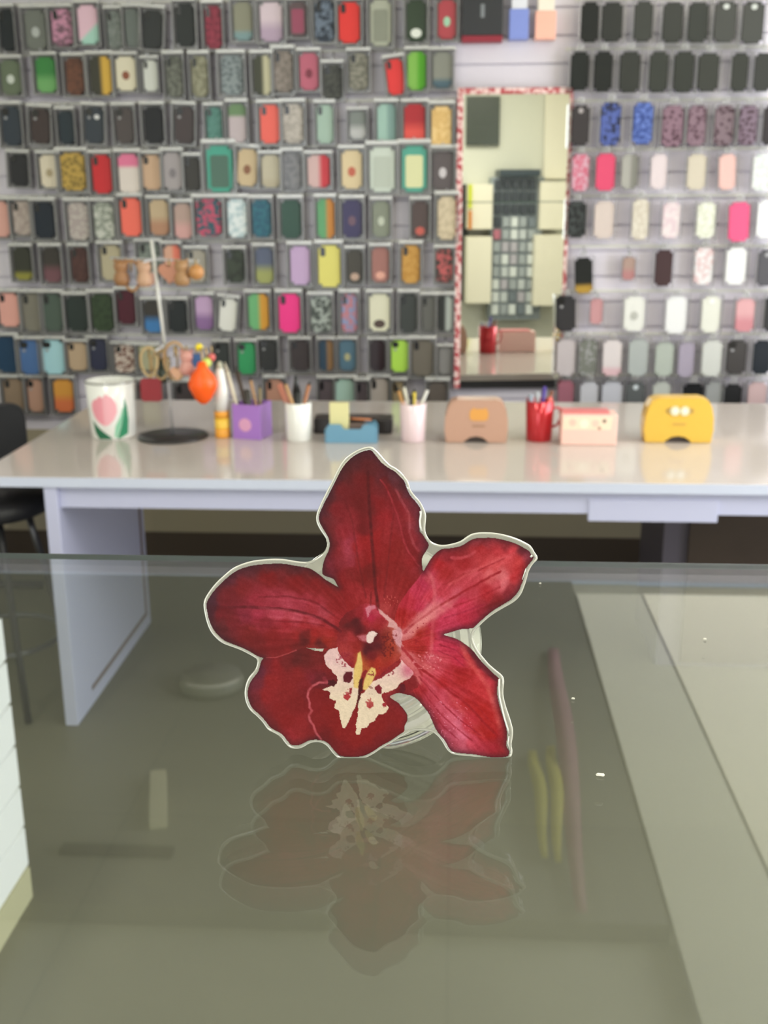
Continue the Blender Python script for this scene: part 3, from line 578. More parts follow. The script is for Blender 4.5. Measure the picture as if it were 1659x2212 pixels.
# white cup
o, r, h, rb = cup('pen_cup', 'plain white pen cup holding a thick black brush', 'cup', 613, 671, 870, 956, m_white, .04)
c = o.location
stick('brush', 'thick black brush standing in the white cup', 'brush', c, 0, (0, 0, .006), (-.004, .005, .150), .013, '222424', .05, '1A1C1C')
stick('pencil', 'light brown pencil leaning left out of the white cup', 'pencil', c, 0, (.02, -.01, .006), (-.035, -.01, .175), .005, 'C49A6C', .012)
stick('marker', 'pinkish marker leaning far left out of the white cup', 'marker', c, 0, (.01, .01, .006), (-.060, .02, .17), .010, 'C8806C')
stick('pencil', 'rust brown pencil leaning right out of the white cup', 'pencil', c, 0, (-.01, .0, .006), (.034, .01, .17), .006, 'A86E4A', .012)
# blue tray with sticky notes
p = desk_pt(758, 957, .0)
bt = thing('memo_tray', 'low blue plastic memo tray between the white and pink cups', 'tray', p)
bm = bmesh.new()
bl = mat('blue_tray', (108, 156, 184), rough=.35)
prof = [(-.078, 0), (.078, 0), (.080, .045), (.072, .058), (.040, .058), (.030, .042), (-.020, .042), (-.032, .058), (-.066, .058), (-.074, .045)]
prism('front_wall', bl, prof, 0, .004, bt, bev=.001)
prism('back_wall', bl, prof, .06, .064, bt, bev=.001)
box('tray_floor', bl, (-.078, .078, .004, .06, 0, .004), bt)
box('tray_side', bl, (-.080, -.076, .004, .06, .0, .04), bt); box('tray_side', bl, (.076, .080, .004, .06, 0, .04), bt)
nb = thing('sticky_notes', 'pad of pale yellow sticky notes standing in the blue tray', 'notes', (p.x-.037, p.y+.02, DZ+.005))
box('pad', flat('E2DCA4'), (-.029, .029, 0, .022, 0, .115), nb, bev=.001)
er = tag(box('eraser', flat('6A5850'), (-.03, .03, 0, .02, 0, .05), None, bev=.003, loc=(p.x+.02, p.y+.024, DZ+.005)), 'dark brown block lying in the blue tray', 'eraser')
stick('pencil', 'short orange pencil lying across the blue tray', 'pencil', (p.x, p.y+.052, DZ), 0, (-.005, 0, .066), (.06, 0, .062), .0035, 'D08458', .01)
pr = thing('card_reader', 'flat black device lying behind the blue tray', 'device', (p.x-.006, p.y+.17, DZ+.0003))
box('body', flat('2E2828'), (-.125, .125, -.04, .04, 0, .05), pr, bev=.006)
box('keypad', flat('4A4242'), (-.08, .08, -.03, .03, .05, .052), pr)
# pink cup
o, r, h, rb = cup('pen_cup', 'pale pink pen cup beside the brown tape dispenser', 'cup', 862, 920, 872, 957, mat('pink_enamel', (240, 216, 222), rough=.2, coat=.3), .06)
c = o.location
for a, b, rr, col, lb in (((.01, 0, .006), (-.028, 0, .165), .005, 'D8D4C4', 'white pencil leaning left in the pink cup'), ((0, 0, .006), (.004, .0, .15), .005, 'E2C83C', 'yellow pencil upright in the pink cup'),
                          ((-.01, -.012, .006), (-.004, -.02, .138), .006, '2A2824', 'black pencil short in the pink cup'), ((-.02, .01, .006), (.044, .01, .155), .005, 'DCD8D0', 'white pencil leaning right in the pink cup'), ((.0, .02, .006), (-.045, .02, .15), .005, 'D09A5A', 'orange pencil leaning left in the pink cup')):
    stick('pencil', lb, 'pencil', c, 0, a, b, rr, col, .012)
# dispensers with an arch cut out below
def dispenser(px0, px1, pyt, pyb, label, m, shadow):
    p = desk_pt((px0+px1)/2, pyb); zc = p.y*cos(radians(16.3))+.75*sin(radians(16.3)); w = (px1-px0)*zc/F; t = on_y((px0+px1)/2, pyt, p.y+.02); h = t.z-DZ
    o = thing('tape_dispenser', label, 'tape dispenser', p)
    P = []
    for x, z in ((.5, .30), (.495, .55), (.46, .80), (.40, .95), (.30, 1.0), (-.30, 1.0), (-.40, .95), (-.46, .80), (-.495, .55), (-.5, .30), (-.48, .03), (-.46, 0), (-.19, 0), (-.17, .09), (-.10, .16), (.0, .185), (.10, .16), (.17, .09), (.19, 0), (.46, 0), (.48, .03)): P.append((x*w, z*h))
    body = prism('body', m, P, 0, .07, o, bev=.0035, smooth=False)
    prism('arch_shade', shadow, [(x*w*.19*2*.5, z*h) for x, z in ((-.99, .001), (-.88, .088), (-.52, .158), (0, .183), (.52, .158), (.88, .088), (.99, .001))], .012, .05, o)  # dark block stands in for the shade inside the arch
    return o, w, h
o, w, h = dispenser(960, 1096, 862, 957, 'brown rounded tape dispenser with an orange emblem and arched foot', mat('brown_plastic', (192, 152, 132), rough=.3), mat('arch_shade_dark', (66, 56, 52)))
prism('emblem', flat('E0A050'), rrect(.056, .036, .012, 5, .008, h*.66), -.0012, .0, o)
prism('emblem', flat('E0A050'), [(-.016, h*.72), (.0, h*.72), (-.008, h*.84)], -.0011, .0, o); prism('emblem', flat('E0A050'), [(.018, h*.72), (.034, h*.72), (.028, h*.84)], -.0011, .0, o)
box('lettering', flat('A07C64'), (-.012, .026, -.001, 0, h*.38, h*.42), o)
o, w, h = dispenser(1391, 1537, 858, 957, 'yellow rounded tape dispenser with two round white eyes', mat('yellow_plastic', (222, 180, 74), rough=.3), mat('arch_shade_dark'))
prism('eye_plate', flat('B8944A'), rrect(.084, .018, .008, 5, 0, h*.72), -.001, 0, o)
for s in (-1, 1):
    e = prism('eye', flat('D8D4B4'), circ(.0145, 24, s*.0145, h*.72), -.003, 0, o)
    prism('pupil', flat('F0EEE0'), circ(.007, 16, s*.0145, h*.725), -.0036, -.003, e)
box('lettering', flat('C89C4A'), (-.02, .02, -.001, 0, h*.40, h*.45), o)
# red mug
o, r, h, rb = cup('mug', 'red metallic mug holding pens', 'cup', 1136, 1196, 866, 956, mat('red_metal', (196, 32, 44), rough=.18, metal=.35, coat=.5), .05)
c = o.location
tube('handle', MATS['red_metal'], [(r-.002, 0, h*.8), (r+.016, 0, h*.82), (r+.022, 0, h*.6), (r+.012, 0, h*.38), (r-.003, 0, h*.32)], .004, o)
for a, b, rr, col, lb in (((0, 0, .006), (.012, -.005, .165), .006, '4A3490', 'violet pen in the red mug'), ((-.01, .0, .006), (-.03, 0, .14), .008, '9AA4B4', 'grey marker in the red mug'), ((.0, .01, .006), (-.008, .02, .145), .007, 'C0C4CC', 'silver pen in the red mug'),
                          ((-.005, 0, .006), (.036, .01, .15), .006, '7A4632', 'brown pencil leaning right in the red mug'), ((.01, 0, .006), (.03, -.01, .135), .007, 'E06A60', 'coral marker in the red mug'), ((-.01, .01, .006), (-.034, .02, .128), .007, 'B83A58', 'crimson marker in the red mug')):
    stick('pen', lb, 'pen', c, 0, a, b, rr, col)
# pink box
p = desk_pt(1271, 962)
pb = thing('tissue_box', 'small pink box with a cream printed front and red top', 'box', p)
box('body', mat('pink_card', (242, 200, 188), rough=.5), (-.083, .083, 0, .075, 0, .095), pb, bev=.003)
box('lid', flat('E07C7C'), (-.080, .060, .004, .071, .095, .101), pb, bev=.002)
prism('printed_band', flat('F2DCC4'), [(-.078, .048), (.064, .048), (.070, .088), (-.078, .088)], -.0008, 0, pb)
for k, (x, z, rr, cc) in enumerate(((-.05, .07, .011, 'EAC4B4'), (-.015, .066, .013, 'F6E8D4'), (.018, .068, .011, 'EAC8B8'), (.044, .075, .006, '8E7468'), (.03, .053, .005, 'B08878'))):
    prism('printed_face', flat(cc), circ(rr, 18, x, z), -.0013, -.0008, pb)
# black speaker-like cup at the far right edge is cropped by the frame

# ------------------------------------------------------------------ ceiling fittings seen in the glass
def ceil_pt(px, py, z=ZC):
    g = on_z(px, py, 1.394); d = ray(px, py); d.z *= -1; return g+d*((z-g.z)/d.z)
q = ceil_pt(450, 1500)
cl = thing('ceiling_lamp', 'round white ceiling lamp, its rim reflected left of the flower', 'lamp', (q.x, q.y+.06, ZC-.0005))
lathe('lamp_base', mat('lamp_grey', (170, 170, 154), rough=.4), [(0, 0), (.10, 0), (.105, -.02), (.095, -.045), (0, -.045)], cl)
tube('rim', mat('lamp_rim', (230, 228, 214), rough=.2), [(.10*cos(t), .10*sin(t), -.045) for t in [radians(-130+k*10) for k in range(12)]], .008, cl)
a = ceil_pt(325, 1680); b = ceil_pt(362, 1792)
cd = thing('ceiling_light_box', 'small cream light box on the ceiling reflected left of the flower', 'fitting', ((a.x+b.x)/2, (a.y+b.y)/2, ZC-.0005), (0, 0, atan2(-(ceil_pt(342, 1680).x-ceil_pt(342, 1792).x), ceil_pt(342, 1680).y-ceil_pt(342, 1792).y)))
box('fitting_body', mat('fitting_cream', (226, 222, 190), rough=.4, emit=.25), (-.022, .022, -abs(a.y-b.y)/2, abs(a.y-b.y)/2, -.03, 0), cd, bev=.003)  # given a faint glow so the box shows bright in the glass
a = ceil_pt(180, 1833); b = ceil_pt(325, 1848)
cv = thing('ceiling_vent', 'thin dark slot vent in the ceiling reflected lower left', 'vent', ((a.x+b.x)/2, (a.y+b.y)/2, ZC-.0005))
box('slot', mat('vent_dark', (84, 84, 76)), (-.14, .14, -.02, .02, -.012, 0), cv, bev=.002)
# streamers hanging under the ceiling, seen only as reflections in the glass
def streamer(px0, py0, px1, py1, w, col, label, sag=.0):
    a = ceil_pt(px0, py0, ZC-.02); b = ceil_pt(px1, py1, ZC-.02); bm = bmesh.new(); n = 24; d = (b-a); nrm = Vector((d.y, -d.x, 0)).normalized()
    L_ = []
    for k in range(n+1):
        t = k/n; c = a+d*t+nrm*.004*sin(t*9); c.z -= .03*sin(pi*t); ww = w*(.35+.65*sin(pi*min(1, t*.8+.15)))
        L_.append((bm.verts.new(c+nrm*ww/2), bm.verts.new(c-nrm*ww/2+Vector((0, 0, .004*sin(t*13))))))
    for (p0, p1), (p2, p3) in zip(L_, L_[1:]): bm.faces.new((p0, p1, p3, p2))
    o = finish(bm, 'streamer', mat('streamer_'+col, tuple(int(col[i:i+2], 16) for i in (0, 2, 4)), rough=.5), None, True)
    s = o.modifiers.new('thick', 'SOLIDIFY'); s.thickness = .002
    tag(o, label, 'streamer', 'streamers under the ceiling'); return o
streamer(1195, 1400, 1258, 1968, .055, 'B88C92', 'pink streamer reflected in the glass right of the flower')
streamer(1150, 1620, 1178, 1850, .035, 'C6BE58', 'yellow-green streamer reflected nearest the flower')
streamer(1190, 1610, 1208, 1860, .035, 'D2C860', 'yellow-green streamer reflected between its pair and the pink one')

# ------------------------------------------------------------------ glass counter
GZ = 1.394
gc = thing('glass_counter', 'glass counter top the flower grip stands on', 'counter', (0, 0, 0))
gm = mat_glass('counter_glass', (.90, .97, .93))
yb = .3125
gl = box('glass_top', gm, (-.95, 1.5, -.30, yb, GZ-.0065, GZ), gc)
gl.data.materials.append(mat('glass_ground_edge', (52, 76, 60), rough=.55))
for p_ in gl.data.polygons:
    if p_.normal.y > .9: p_.material_index = 1
for x in (-.93, 1.46):
    box('side_frame', mat('counter_frame', (150, 152, 150), rough=.3, metal=.6), (x, x+.02, -.29, yb-.01, 0, GZ-.0065), gc)
for k, (px, py, s) in enumerate(((1297, 1675, 1.0), (1238, 1510, .45), (1523, 1381, .5), (1167, 1261, .4))):
    p = on_z(px, py, GZ+.0003); bm = bmesh.new()
    r0 = .0008*s
    pts = [(cos(t)*r0*(1.2 if 0 < t < pi else 1.0), sin(t)*r0*.55+(.0002*s if cos(t*3) > 0 else 0)) for t in [j*pi/6 for j in range(12)]]
    lo = [bm.verts.new((x, y, 0)) for x, y in pts]; hi = [bm.verts.new((x*.7, y*.7, .0003)) for x, y in pts]
    bm.faces.new(lo); bm.faces.new(hi)
    for i in range(12): bm.faces.new((lo[i], lo[(i+1) % 12], hi[(i+1) % 12], hi[i]))
    f = finish(bm, 'lint_fleck', mat('lint_white', (235, 232, 220), rough=.8), None, loc=p)
    tag(f, ['largest white lint fleck on the glass, lower right of the flower', 'tiny lint fleck on the glass above the largest fleck', 'curled lint fleck farthest right on the glass', 'tiny lint fleck beside the upper right petal'][k], 'lint', 'lint flecks on the glass')
# ------------------------------------------------------------------ the orchid phone grip
ZP = .215; U = ZP/F                                   # plate stands this far along the view axis; metres per traced unit
OX, OY = 800.0, 1400.0
fo = CAM + RM @ Vector(((OX-CX)*U, -(OY-CY)*U, -ZP))
grip = thing('phone_grip', 'clear acrylic phone grip printed as a dark red orchid flower', 'phone grip', fo, RM.to_euler())
grip.rotation_euler = (RM @ Matrix.Rotation(0, 3, 'X')).to_euler()
def pl(x, y): return ((x-OX)*U, (OY-y)*U)
TOPJ = (721, 1262)
P1 = [(730,1267),(721,1251),(708,1246),(697,1240),(697,1224.5),(701,1208),(710.5,1188),(712,1171.5),(707,1157),(697,1140),(690,1126),(689.6,1113.6),(697,1094),(709,1070),(724,1041),(736,1017),(748,1000),(765,984.6),(782,976),(796,972.5),(803,974),(811,983),(823,998),(838,1010),(852,1018),(864,1029),(874,1041),(879,1056),(886,1070),(900.5,1087),(909,1101.5),(908,1113.6),(907,1130),(906,1147),(911,1152),(918.6,1164),(926,1177.5),(920,1191),(912.6,1203),(911.4,1215),(912.6,1227),(915,1233)]
P4 = [(915,1233),(924.7,1217),(934,1203),(946,1191),(958,1185.5),(977.7,1183.5),(997,1178.7),(1011.5,1170),(1023.5,1164),(1040,1162),(1064.5,1162),(1088.6,1166.6),(1110,1172.7),(1127,1181),(1141.7,1189.6),(1147,1197),(1152,1203),(1150,1210),(1141.7,1220),(1134,1233),(1131,1250),(1126,1263),(1121,1275),(1114,1285),(1103,1295.6),(1081,1309),(1062,1321),(1047.6,1333),(1033,1345.8),(1021,1356.7),(997,1359),(973,1366),(958.4,1371)]
P5 = [(958.4,1371),(977.7,1377),(992,1383),(1006.6,1393),(1017,1401),(1024,1408),(1033,1420.6),(1047.6,1437),(1064.5,1454),(1077.8,1466),(1075,1476),(1074,1500),(1079,1524),(1086,1548),(1093.4,1572.5),(1095,1589),(1094,1611),(1099.5,1623),(1097,1633),(1081,1636),(1064.5,1636),(1045,1633),(1021,1629),(997,1627),(980,1624),(970.5,1617),(962,1601),(948.8,1585.7),(941.5,1575),(934,1558),(924.7,1538.7),(912.6,1524),(903,1512),(888.5,1502.5),(876.4,1500),(862,1496.5),(850,1500),(842,1505)]
LP = [(842,1505),(850,1512),(859.6,1518),(871.6,1531.5),(879.6,1543.5),(880,1555.6),(874,1567.6),(872.8,1579.7),(862,1587),(845,1599),(823.4,1611),(804,1624),(787,1632),(777,1634),(757.6,1635),(736,1633),(726,1625.5),(714,1611),(704.5,1602.6),(692.5,1598.5)]
P3 = [(692.5,1598.5),(675.6,1598),(663.5,1601),(651.5,1607),(642,1610),(630,1609),(622.5,1602),(610.5,1587),(593.6,1577),(584,1571),(574,1558),(560,1543),(546,1530),(538,1514),(535,1497.7),(538,1481),(546,1466),(557,1452),(562,1437),(565,1426.6),(569.5,1422)]
P2 = [(556,1417),(541,1408),(522,1398.5),(500,1390),(486,1384),(472,1373),(461,1359),(452.5,1341),(448,1321.7),(446,1307),(449,1297),(459.5,1280),(474,1264),(488.5,1250),(504.5,1237),(524,1227.5),(550,1221),(584,1218),(613,1218),(637,1222),(661,1226),(673,1230),(690,1241.5),(704.5,1253),(730,1268)]
OUTL = P1+P4[1:]+P5[1:]+LP[1:]+P3[1:]+P2
HOLE = [(662,1399),(700,1401.5),(697,1407),(680,1406)]
# clear plate outline (a margin outside the print, filling the notches between petals)
RIM = [(668,1216),(690,1205),(706,1190),(709,1170),(703,1157),(693,1142),(686,1127),(686,1112),(693,1093),(705,1068),(719,1041),(730,1018),(742,998),(758,983),(775,973),(792,967.5),(804,968),(817,980),(829,994),(842,1006),(856,1014),(868,1025),(879,1041),(884,1057),(891,1068),(905,1084),(914,1101),(918,1116),(916,1140),(918,1154),(926,1168),(938,1176),(955,1180),(975,1177.5),(996,1171),(1012,1160),(1024,1154.5),(1042,1152.5),(1068,1153.5),(1092,1158),(1115,1165),(1132,1173),(1145,1181),(1153,1194),(1159.5,1206),(1150,1217),(1141,1232),(1136,1250),(1130,1268),(1123,1284),(1110,1298),(1088,1311),(1066,1324),(1049,1337),(1036,1349),(1024,1361),(1019,1374),(1022,1390),(1031,1408),(1042,1422),(1055,1437),(1070,1450),(1083,1461),(1087,1472),(1085,1498),(1090,1524),(1098,1548),(1105,1572),(1106,1588),(1103,1610),(1105,1624),(1101,1636),(1088,1640),(1064,1640),(1044,1637.5),(1020,1632.5),(996,1630.5),(978,1627),(967,1618),(957,1601),(946,1588),(935,1580),(920,1577),(903,1576.5),(888,1578),(876,1585),(862,1592),(845,1603),(824,1614.5),(806,1627),(788,1636),(777,1638),(757,1639),(734,1637),(722,1628),(710,1613),(701,1606),(691,1602),(677,1602),(665,1606),(653,1613),(642,1616),(628,1614),(618,1605),(607,1590.5),(591,1581),(580,1575),(570,1561),(557,1547),(542,1533.5),(533,1516),(530.5,1498),(533,1480),(540,1464),(552,1450),(557,1437),(558,1426),(554,1421),(539,1412),(519,1402),(497,1394),(482,1388),(468,1377),(456,1362),(448,1342),(443.5,1322),(441.5,1307),(444,1295),(455,1277),(469,1260),(485,1245),(502,1231),(522,1221),(549,1213.5),(584,1210),(613,1210.5),(640,1215)]
m_acr = mat_glass('clear_acrylic', (.985, .985, .965), .03, 1.49)
_n = m_acr.node_tree; _o = _n.nodes['Material Output']; _d = _n.nodes.new('ShaderNodeBsdfDiffuse'); _d.inputs[0].default_value = (.80, .78, .68, 1)
_m = _n.nodes.new('ShaderNodeMixShader'); _m.inputs[0].default_value = .3
_n.links.new(_n.nodes['Principled BSDF'].outputs[0], _m.inputs[1]); _n.links.new(_d.outputs[0], _m.inputs[2]); _n.links.new(_m.outputs[0], _o.inputs[0])
bm = bmesh.new()
TH = .003
def catmull(P, n=4):
    o = []
    for i in range(len(P)):
        p0, p1, p2, p3 = P[i-1], P[i], P[(i+1) % len(P)], P[(i+2) % len(P)]
        for k in range(n):
            t = k/n
            o.append(tuple(.5*(2*p1[j]+(p2[j]-p0[j])*t+(2*p0[j]-5*p1[j]+4*p2[j]-p3[j])*t*t+(3*p1[j]-p0[j]-3*p2[j]+p3[j])*t**3) for j in (0, 1)))
    return o
rim = [pl(*p) for p in catmull(RIM, 3)]
fr = [bm.verts.new((x, y, -.0001)) for x, y in rim]; bk = [bm.verts.new((x, y, -TH)) for x, y in rim]
ff = bm.faces.new(fr); bf = bm.faces.new(bk)
for i in range(len(rim)):
    j = (i+1) % len(rim); bm.faces.new((fr[i], bk[i], bk[j], fr[j]))
es = [e for e in bm.edges if len(e.link_faces) == 2 and (ff in e.link_faces)]
bmesh.ops.bevel(bm, geom=es, offset=.00035, segments=2, affect='EDGES')
plate = finish(bm, 'acrylic_plate', m_acr, grip, False)
# milky polished edge running round the cut
tube('polished_edge', mat_clear('edge_milky', (1, 1, 1), .9, .12, .7, (.95, .93, .84)), [(x, y, -.0004) for x, y in [pl(*p) for p in catmull(RIM, 3)]], 0.00026, grip, seg=6, closed=True)
# ---- the printed flower
CTRL = {
1: [(796,980,'4E1622'),(770,990,'4C1820'),(745,1010,'541C24'),(730,1035,'561C26'),(712,1070,'561E28'),(696,1108,'561E2A'),(700,1135,'661E28'),(712,1150,'6E1C26'),(718,1180,'6C1824'),(706,1215,'762034'),(704,1232,'66182A'),
    (800,1010,'581820'),(790,1040,'6C161E'),(830,1030,'561824'),(850,1030,'5E2C3A'),(868,1048,'54202C'),(878,1066,'66283A'),(895,1092,'7A2C40'),(900,1105,'722438'),(896,1140,'8E3448'),(918,1178,'782036'),(905,1200,'84202E'),
    (740,1060,'6E1822'),(780,1080,'6A141C'),(800,1100,'66131B'),(730,1100,'7A1A26'),(760,1120,'82202C'),(790,1140,'6E141E'),(740,1150,'8A2030'),(820,1090,'7E1620'),(830,1120,'8C1824'),(815,1160,'8E161E'),(835,1160,'8A1C26'),
    (752,1170,'96304A'),(753,1190,'9E3A54'),(756,1210,'8E2C42'),(735,1190,'84202E'),(775,1180,'981E2A'),(790,1170,'941A22'),(775,1215,'8A1A22'),(800,1200,'8E1820'),(800,1235,'701418'),(760,1235,'7A1820'),(840,1200,'86181E'),(845,1235,'84181E'),(870,1230,'7E181E'),
    (865,1100,'8A2030'),(880,1120,'96303E'),(875,1085,'7A2434'),(860,1070,'6C1C28'),(885,1160,'8C2434'),(858,1180,'841A20'),(890,1215,'8A1A24'),(905,1228,'8E2432'),
    (735,1262,'84161E'),(760,1270,'8C1C26'),(785,1280,'962430'),(800,1300,'A02C38'),(825,1290,'9A2A34'),(840,1280,'8C2028'),(850,1305,'8E2028'),(830,1312,'A83C44'),(870,1260,'881A20'),(820,1260,'861A20'),(780,1250,'761418'),(740,1300,'8A181E'),(760,1320,'8E1C24'),(785,1320,'86161E'),(855,1330,'90242C')],
2: [(455,1300,'4A1C2E'),(452,1320,'4E1828'),(462,1350,'561820'),(478,1370,'56141C'),(500,1250,'56182A'),(545,1228,'5A1E2A'),(590,1223,'5C1A24'),(640,1228,'5E1E26'),(670,1236,'66181E'),(490,1290,'6A121E'),(480,1320,'6E1220'),(520,1270,'74121A'),(580,1250,'7C1219'),(640,1260,'7E1219'),(690,1262,'821820'),(720,1275,'82181E'),
    (500,1340,'6E1420'),(530,1330,'80203A'),(560,1300,'8E2238'),(590,1298,'9A3048'),(620,1304,'A83C58'),(650,1306,'9C3048'),(680,1312,'96283A'),(700,1322,'A23A50'),(560,1326,'9E2C4C'),(600,1328,'B0405E'),(640,1334,'B44662'),(680,1340,'AC3C54'),(715,1345,'A03040'),(570,1345,'841C30'),(620,1350,'9A2234'),(660,1348,'9E2634'),
    (540,1370,'701418'),(590,1375,'80161C'),(640,1372,'8E1C22'),(680,1366,'9A2024'),(710,1365,'A0242A'),(560,1400,'6E141A'),(600,1408,'78161C'),(630,1405,'80181E'),(655,1385,'5A1418'),(662,1372,'6C181C'),(640,1398,'6A181C'),(692,1392,'5E181C'),(678,1385,'92201F'),(708,1385,'96261F'),(730,1360,'801820'),(735,1340,'901E2A'),(725,1310,'84161E'),(740,1380,'9A262A'),(720,1398,'8A2224')],
3: [(575,1430,'741826'),(565,1450,'66203A'),(550,1480,'70243A'),(545,1510,'6C1C2A'),(560,1535,'74202A'),(585,1565,'741C26'),(600,1440,'861820'),(590,1470,'8C1C22'),(575,1500,'8A1A22'),(620,1430,'6E181E'),(640,1425,'5C161A'),(660,1420,'62161A'),(690,1420,'701A20'),(700,1440,'7A1A22'),(640,1460,'841C22'),(620,1490,'82181E'),(640,1520,'7C161C'),(600,1530,'84181E'),(620,1560,'86181E'),(650,1560,'8A1C24'),(630,1590,'942430'),(650,1590,'8A1E26'),(675,1585,'801A22'),(685,1595,'661620'),(680,1560,'741620'),(660,1480,'801A26'),(690,1465,'6A1826'),(675,1470,'7E2034'),(665,1500,'741620'),(640,1605,'86202C')],
4: [(920,1240,'A02A4A'),(915,1260,'A82A52'),(900,1280,'AE2C50'),(885,1300,'A8243E'),(868,1330,'98181E'),(872,1345,'9E2024'),(890,1330,'9C1C2C'),(905,1310,'B02C52'),(930,1290,'B4304E'),(925,1250,'B4445E'),(950,1220,'A01E2C'),(970,1200,'861E2E'),(1000,1188,'84202C'),(1040,1172,'8C2C3C'),(1090,1180,'8A2838'),(1130,1192,'722438'),(1145,1205,'7E2E44'),(960,1240,'961C26'),(1000,1220,'98202C'),(1040,1190,'A02834'),(1080,1190,'B23444'),(1110,1190,'C23E50'),
    (990,1245,'A83444'),(1020,1240,'B8485C'),(1010,1262,'B03A50'),(960,1275,'B23850'),(985,1285,'B8506A'),(950,1300,'C25878'),(930,1320,'C87088'),(920,1335,'CC8090'),(905,1345,'CC848E'),(1045,1220,'B8404E'),(1075,1218,'C04C5A'),(1100,1205,'C44A5A'),(1120,1215,'B43640'),(1125,1230,'AC2834'),(1060,1245,'C65E6E'),(1085,1245,'D27486'),(1090,1260,'CC6C80'),(1075,1262,'B8485C'),(1110,1250,'AE2C3A'),(1115,1270,'862636'),(1100,1285,'7E1E30'),(1075,1300,'7A1824'),(1050,1280,'A42434'),(1020,1280,'B03A52'),(1060,1310,'7C1A2A'),(1040,1325,'8E2038'),
    (1000,1305,'B83054'),(970,1320,'BC3A60'),(1000,1335,'AC2648'),(1020,1340,'9E2240'),(960,1345,'B6325A'),(930,1350,'A82442'),(985,1352,'B02C54'),(905,1370,'98201E'),(925,1365,'A02230'),(950,1362,'B43058'),(880,1362,'BE7080'),(895,1358,'C87C84'),(1020,1352,'A02648')],
5: [(960,1378,'B4305A'),(990,1388,'AE2850'),(930,1385,'AC2838'),(900,1395,'9C2024'),(910,1405,'942022'),(885,1385,'A42C30'),(940,1395,'C03A60'),(975,1400,'B02A50'),(1005,1400,'B23448'),(1010,1420,'B0303C'),(1022,1412,'702434'),(1040,1435,'80283A'),(1060,1458,'902C3E'),(935,1425,'BC5068'),(960,1430,'B84058'),(990,1425,'AC2446'),(920,1440,'BE5A68'),(945,1450,'BC4660'),(970,1455,'A8283C'),(990,1450,'9A1824'),(1000,1465,'981820'),(1020,1450,'AC2834'),(1035,1460,'C0384A'),(1060,1475,'B42E42'),(960,1475,'9E1A28'),(1000,1490,'A82838'),(1030,1490,'AA2430'),(1055,1500,'B02A36'),(1070,1510,'B4404E'),
    (920,1465,'B8445E'),(905,1475,'A42838'),(935,1490,'BA4A66'),(960,1500,'BC4664'),(930,1510,'B03C56'),(905,1500,'98202E'),(985,1520,'BC3E54'),(1010,1520,'A8222C'),(1040,1530,'A81E24'),(1060,1550,'A41C22'),(1075,1560,'AA2830'),(950,1530,'C05474'),(970,1550,'C65E80'),(990,1565,'CC6A90'),(1010,1560,'B83048'),(945,1550,'A23048'),(955,1575,'A83A58'),(970,1590,'B04A6C'),(1000,1590,'CC6C94'),(1020,1600,'BC4462'),(1000,1612,'BE5A7C'),(980,1608,'A4405C'),(1040,1580,'A62028'),(1060,1585,'A41A20'),(1080,1600,'8E2030'),(1040,1615,'A8304A'),(1060,1620,'A0243A'),(1085,1620,'9A2A3A'),(1085,1575,'9C2430'),(870,1490,'8E1820'),(885,1490,'9E2230'),(880,1470,'A02A3A'),(890,1440,'B85868'),(880,1425,'C06C7A'),(893,1455,'AE4458'),(862,1478,'801824'),(855,1490,'741420')],
6: [(700,1480,'661422'),(690,1500,'7A1218'),(680,1520,'801820'),(690,1560,'801A20'),(700,1590,'6C141C'),(720,1610,'741820'),(750,1625,'7A1620'),(790,1620,'741620'),(770,1595,'861A1E'),(730,1580,'84181C'),(820,1600,'761620'),(850,1580,'7A1A22'),(870,1560,'841A22'),(870,1535,'8A1E28'),(850,1520,'801C26'),(845,1545,'7E181E'),(820,1570,'82181C'),(800,1590,'84181C'),(775,1560,'861A1E'),(740,1560,'82161A'),(715,1540,'80161A'),(845,1495,'9A2A34'),(860,1485,'76141E'),(850,1470,'90283A')],
7: [(730,1370,'86202A'),(745,1385,'8E2630'),(755,1350,'5A141C'),(745,1340,'701620'),(770,1345,'4E0E18'),(775,1362,'560E1A'),(760,1330,'7A1622'),(780,1320,'8A1A28'),(760,1380,'A0303A'),(745,1400,'A83A40'),(755,1415,'A03A44'),(740,1420,'98303A'),(765,1405,'98262A'),(785,1300,'84161E'),(790,1312,'A02C40'),(800,1305,'B84A60'),(795,1320,'B03458'),(805,1335,'B02450'),(815,1320,'B43A58'),(825,1345,'9A2434'),(795,1345,'98202E'),(820,1355,'96202A'),(780,1375,'7A1820'),(815,1375,'5A0E1C'),(800,1400,'4E0E1C'),(790,1410,'501020'),(820,1395,'561220'),(805,1420,'6E1420'),(835,1375,'7E2420'),(835,1395,'8A2C20'),(845,1390,'A84030'),(850,1370,'98382C'),(840,1415,'9E3424'),(820,1430,'A83226'),(845,1430,'9E2C28'),(800,1440,'94281C'),(775,1415,'A8482A'),(780,1430,'B86030'),(790,1445,'AC5A30'),(760,1430,'902028'),(825,1450,'98242A'),(810,1445,'A8301E'),(852,1345,'D08C90'),(860,1360,'D49AA0'),(868,1375,'C88890'),(862,1390,'C07A80'),(868,1400,'C4808A'),(880,1410,'A84450'),(860,1420,'A84038'),(770,1395,'8C2020')],
}
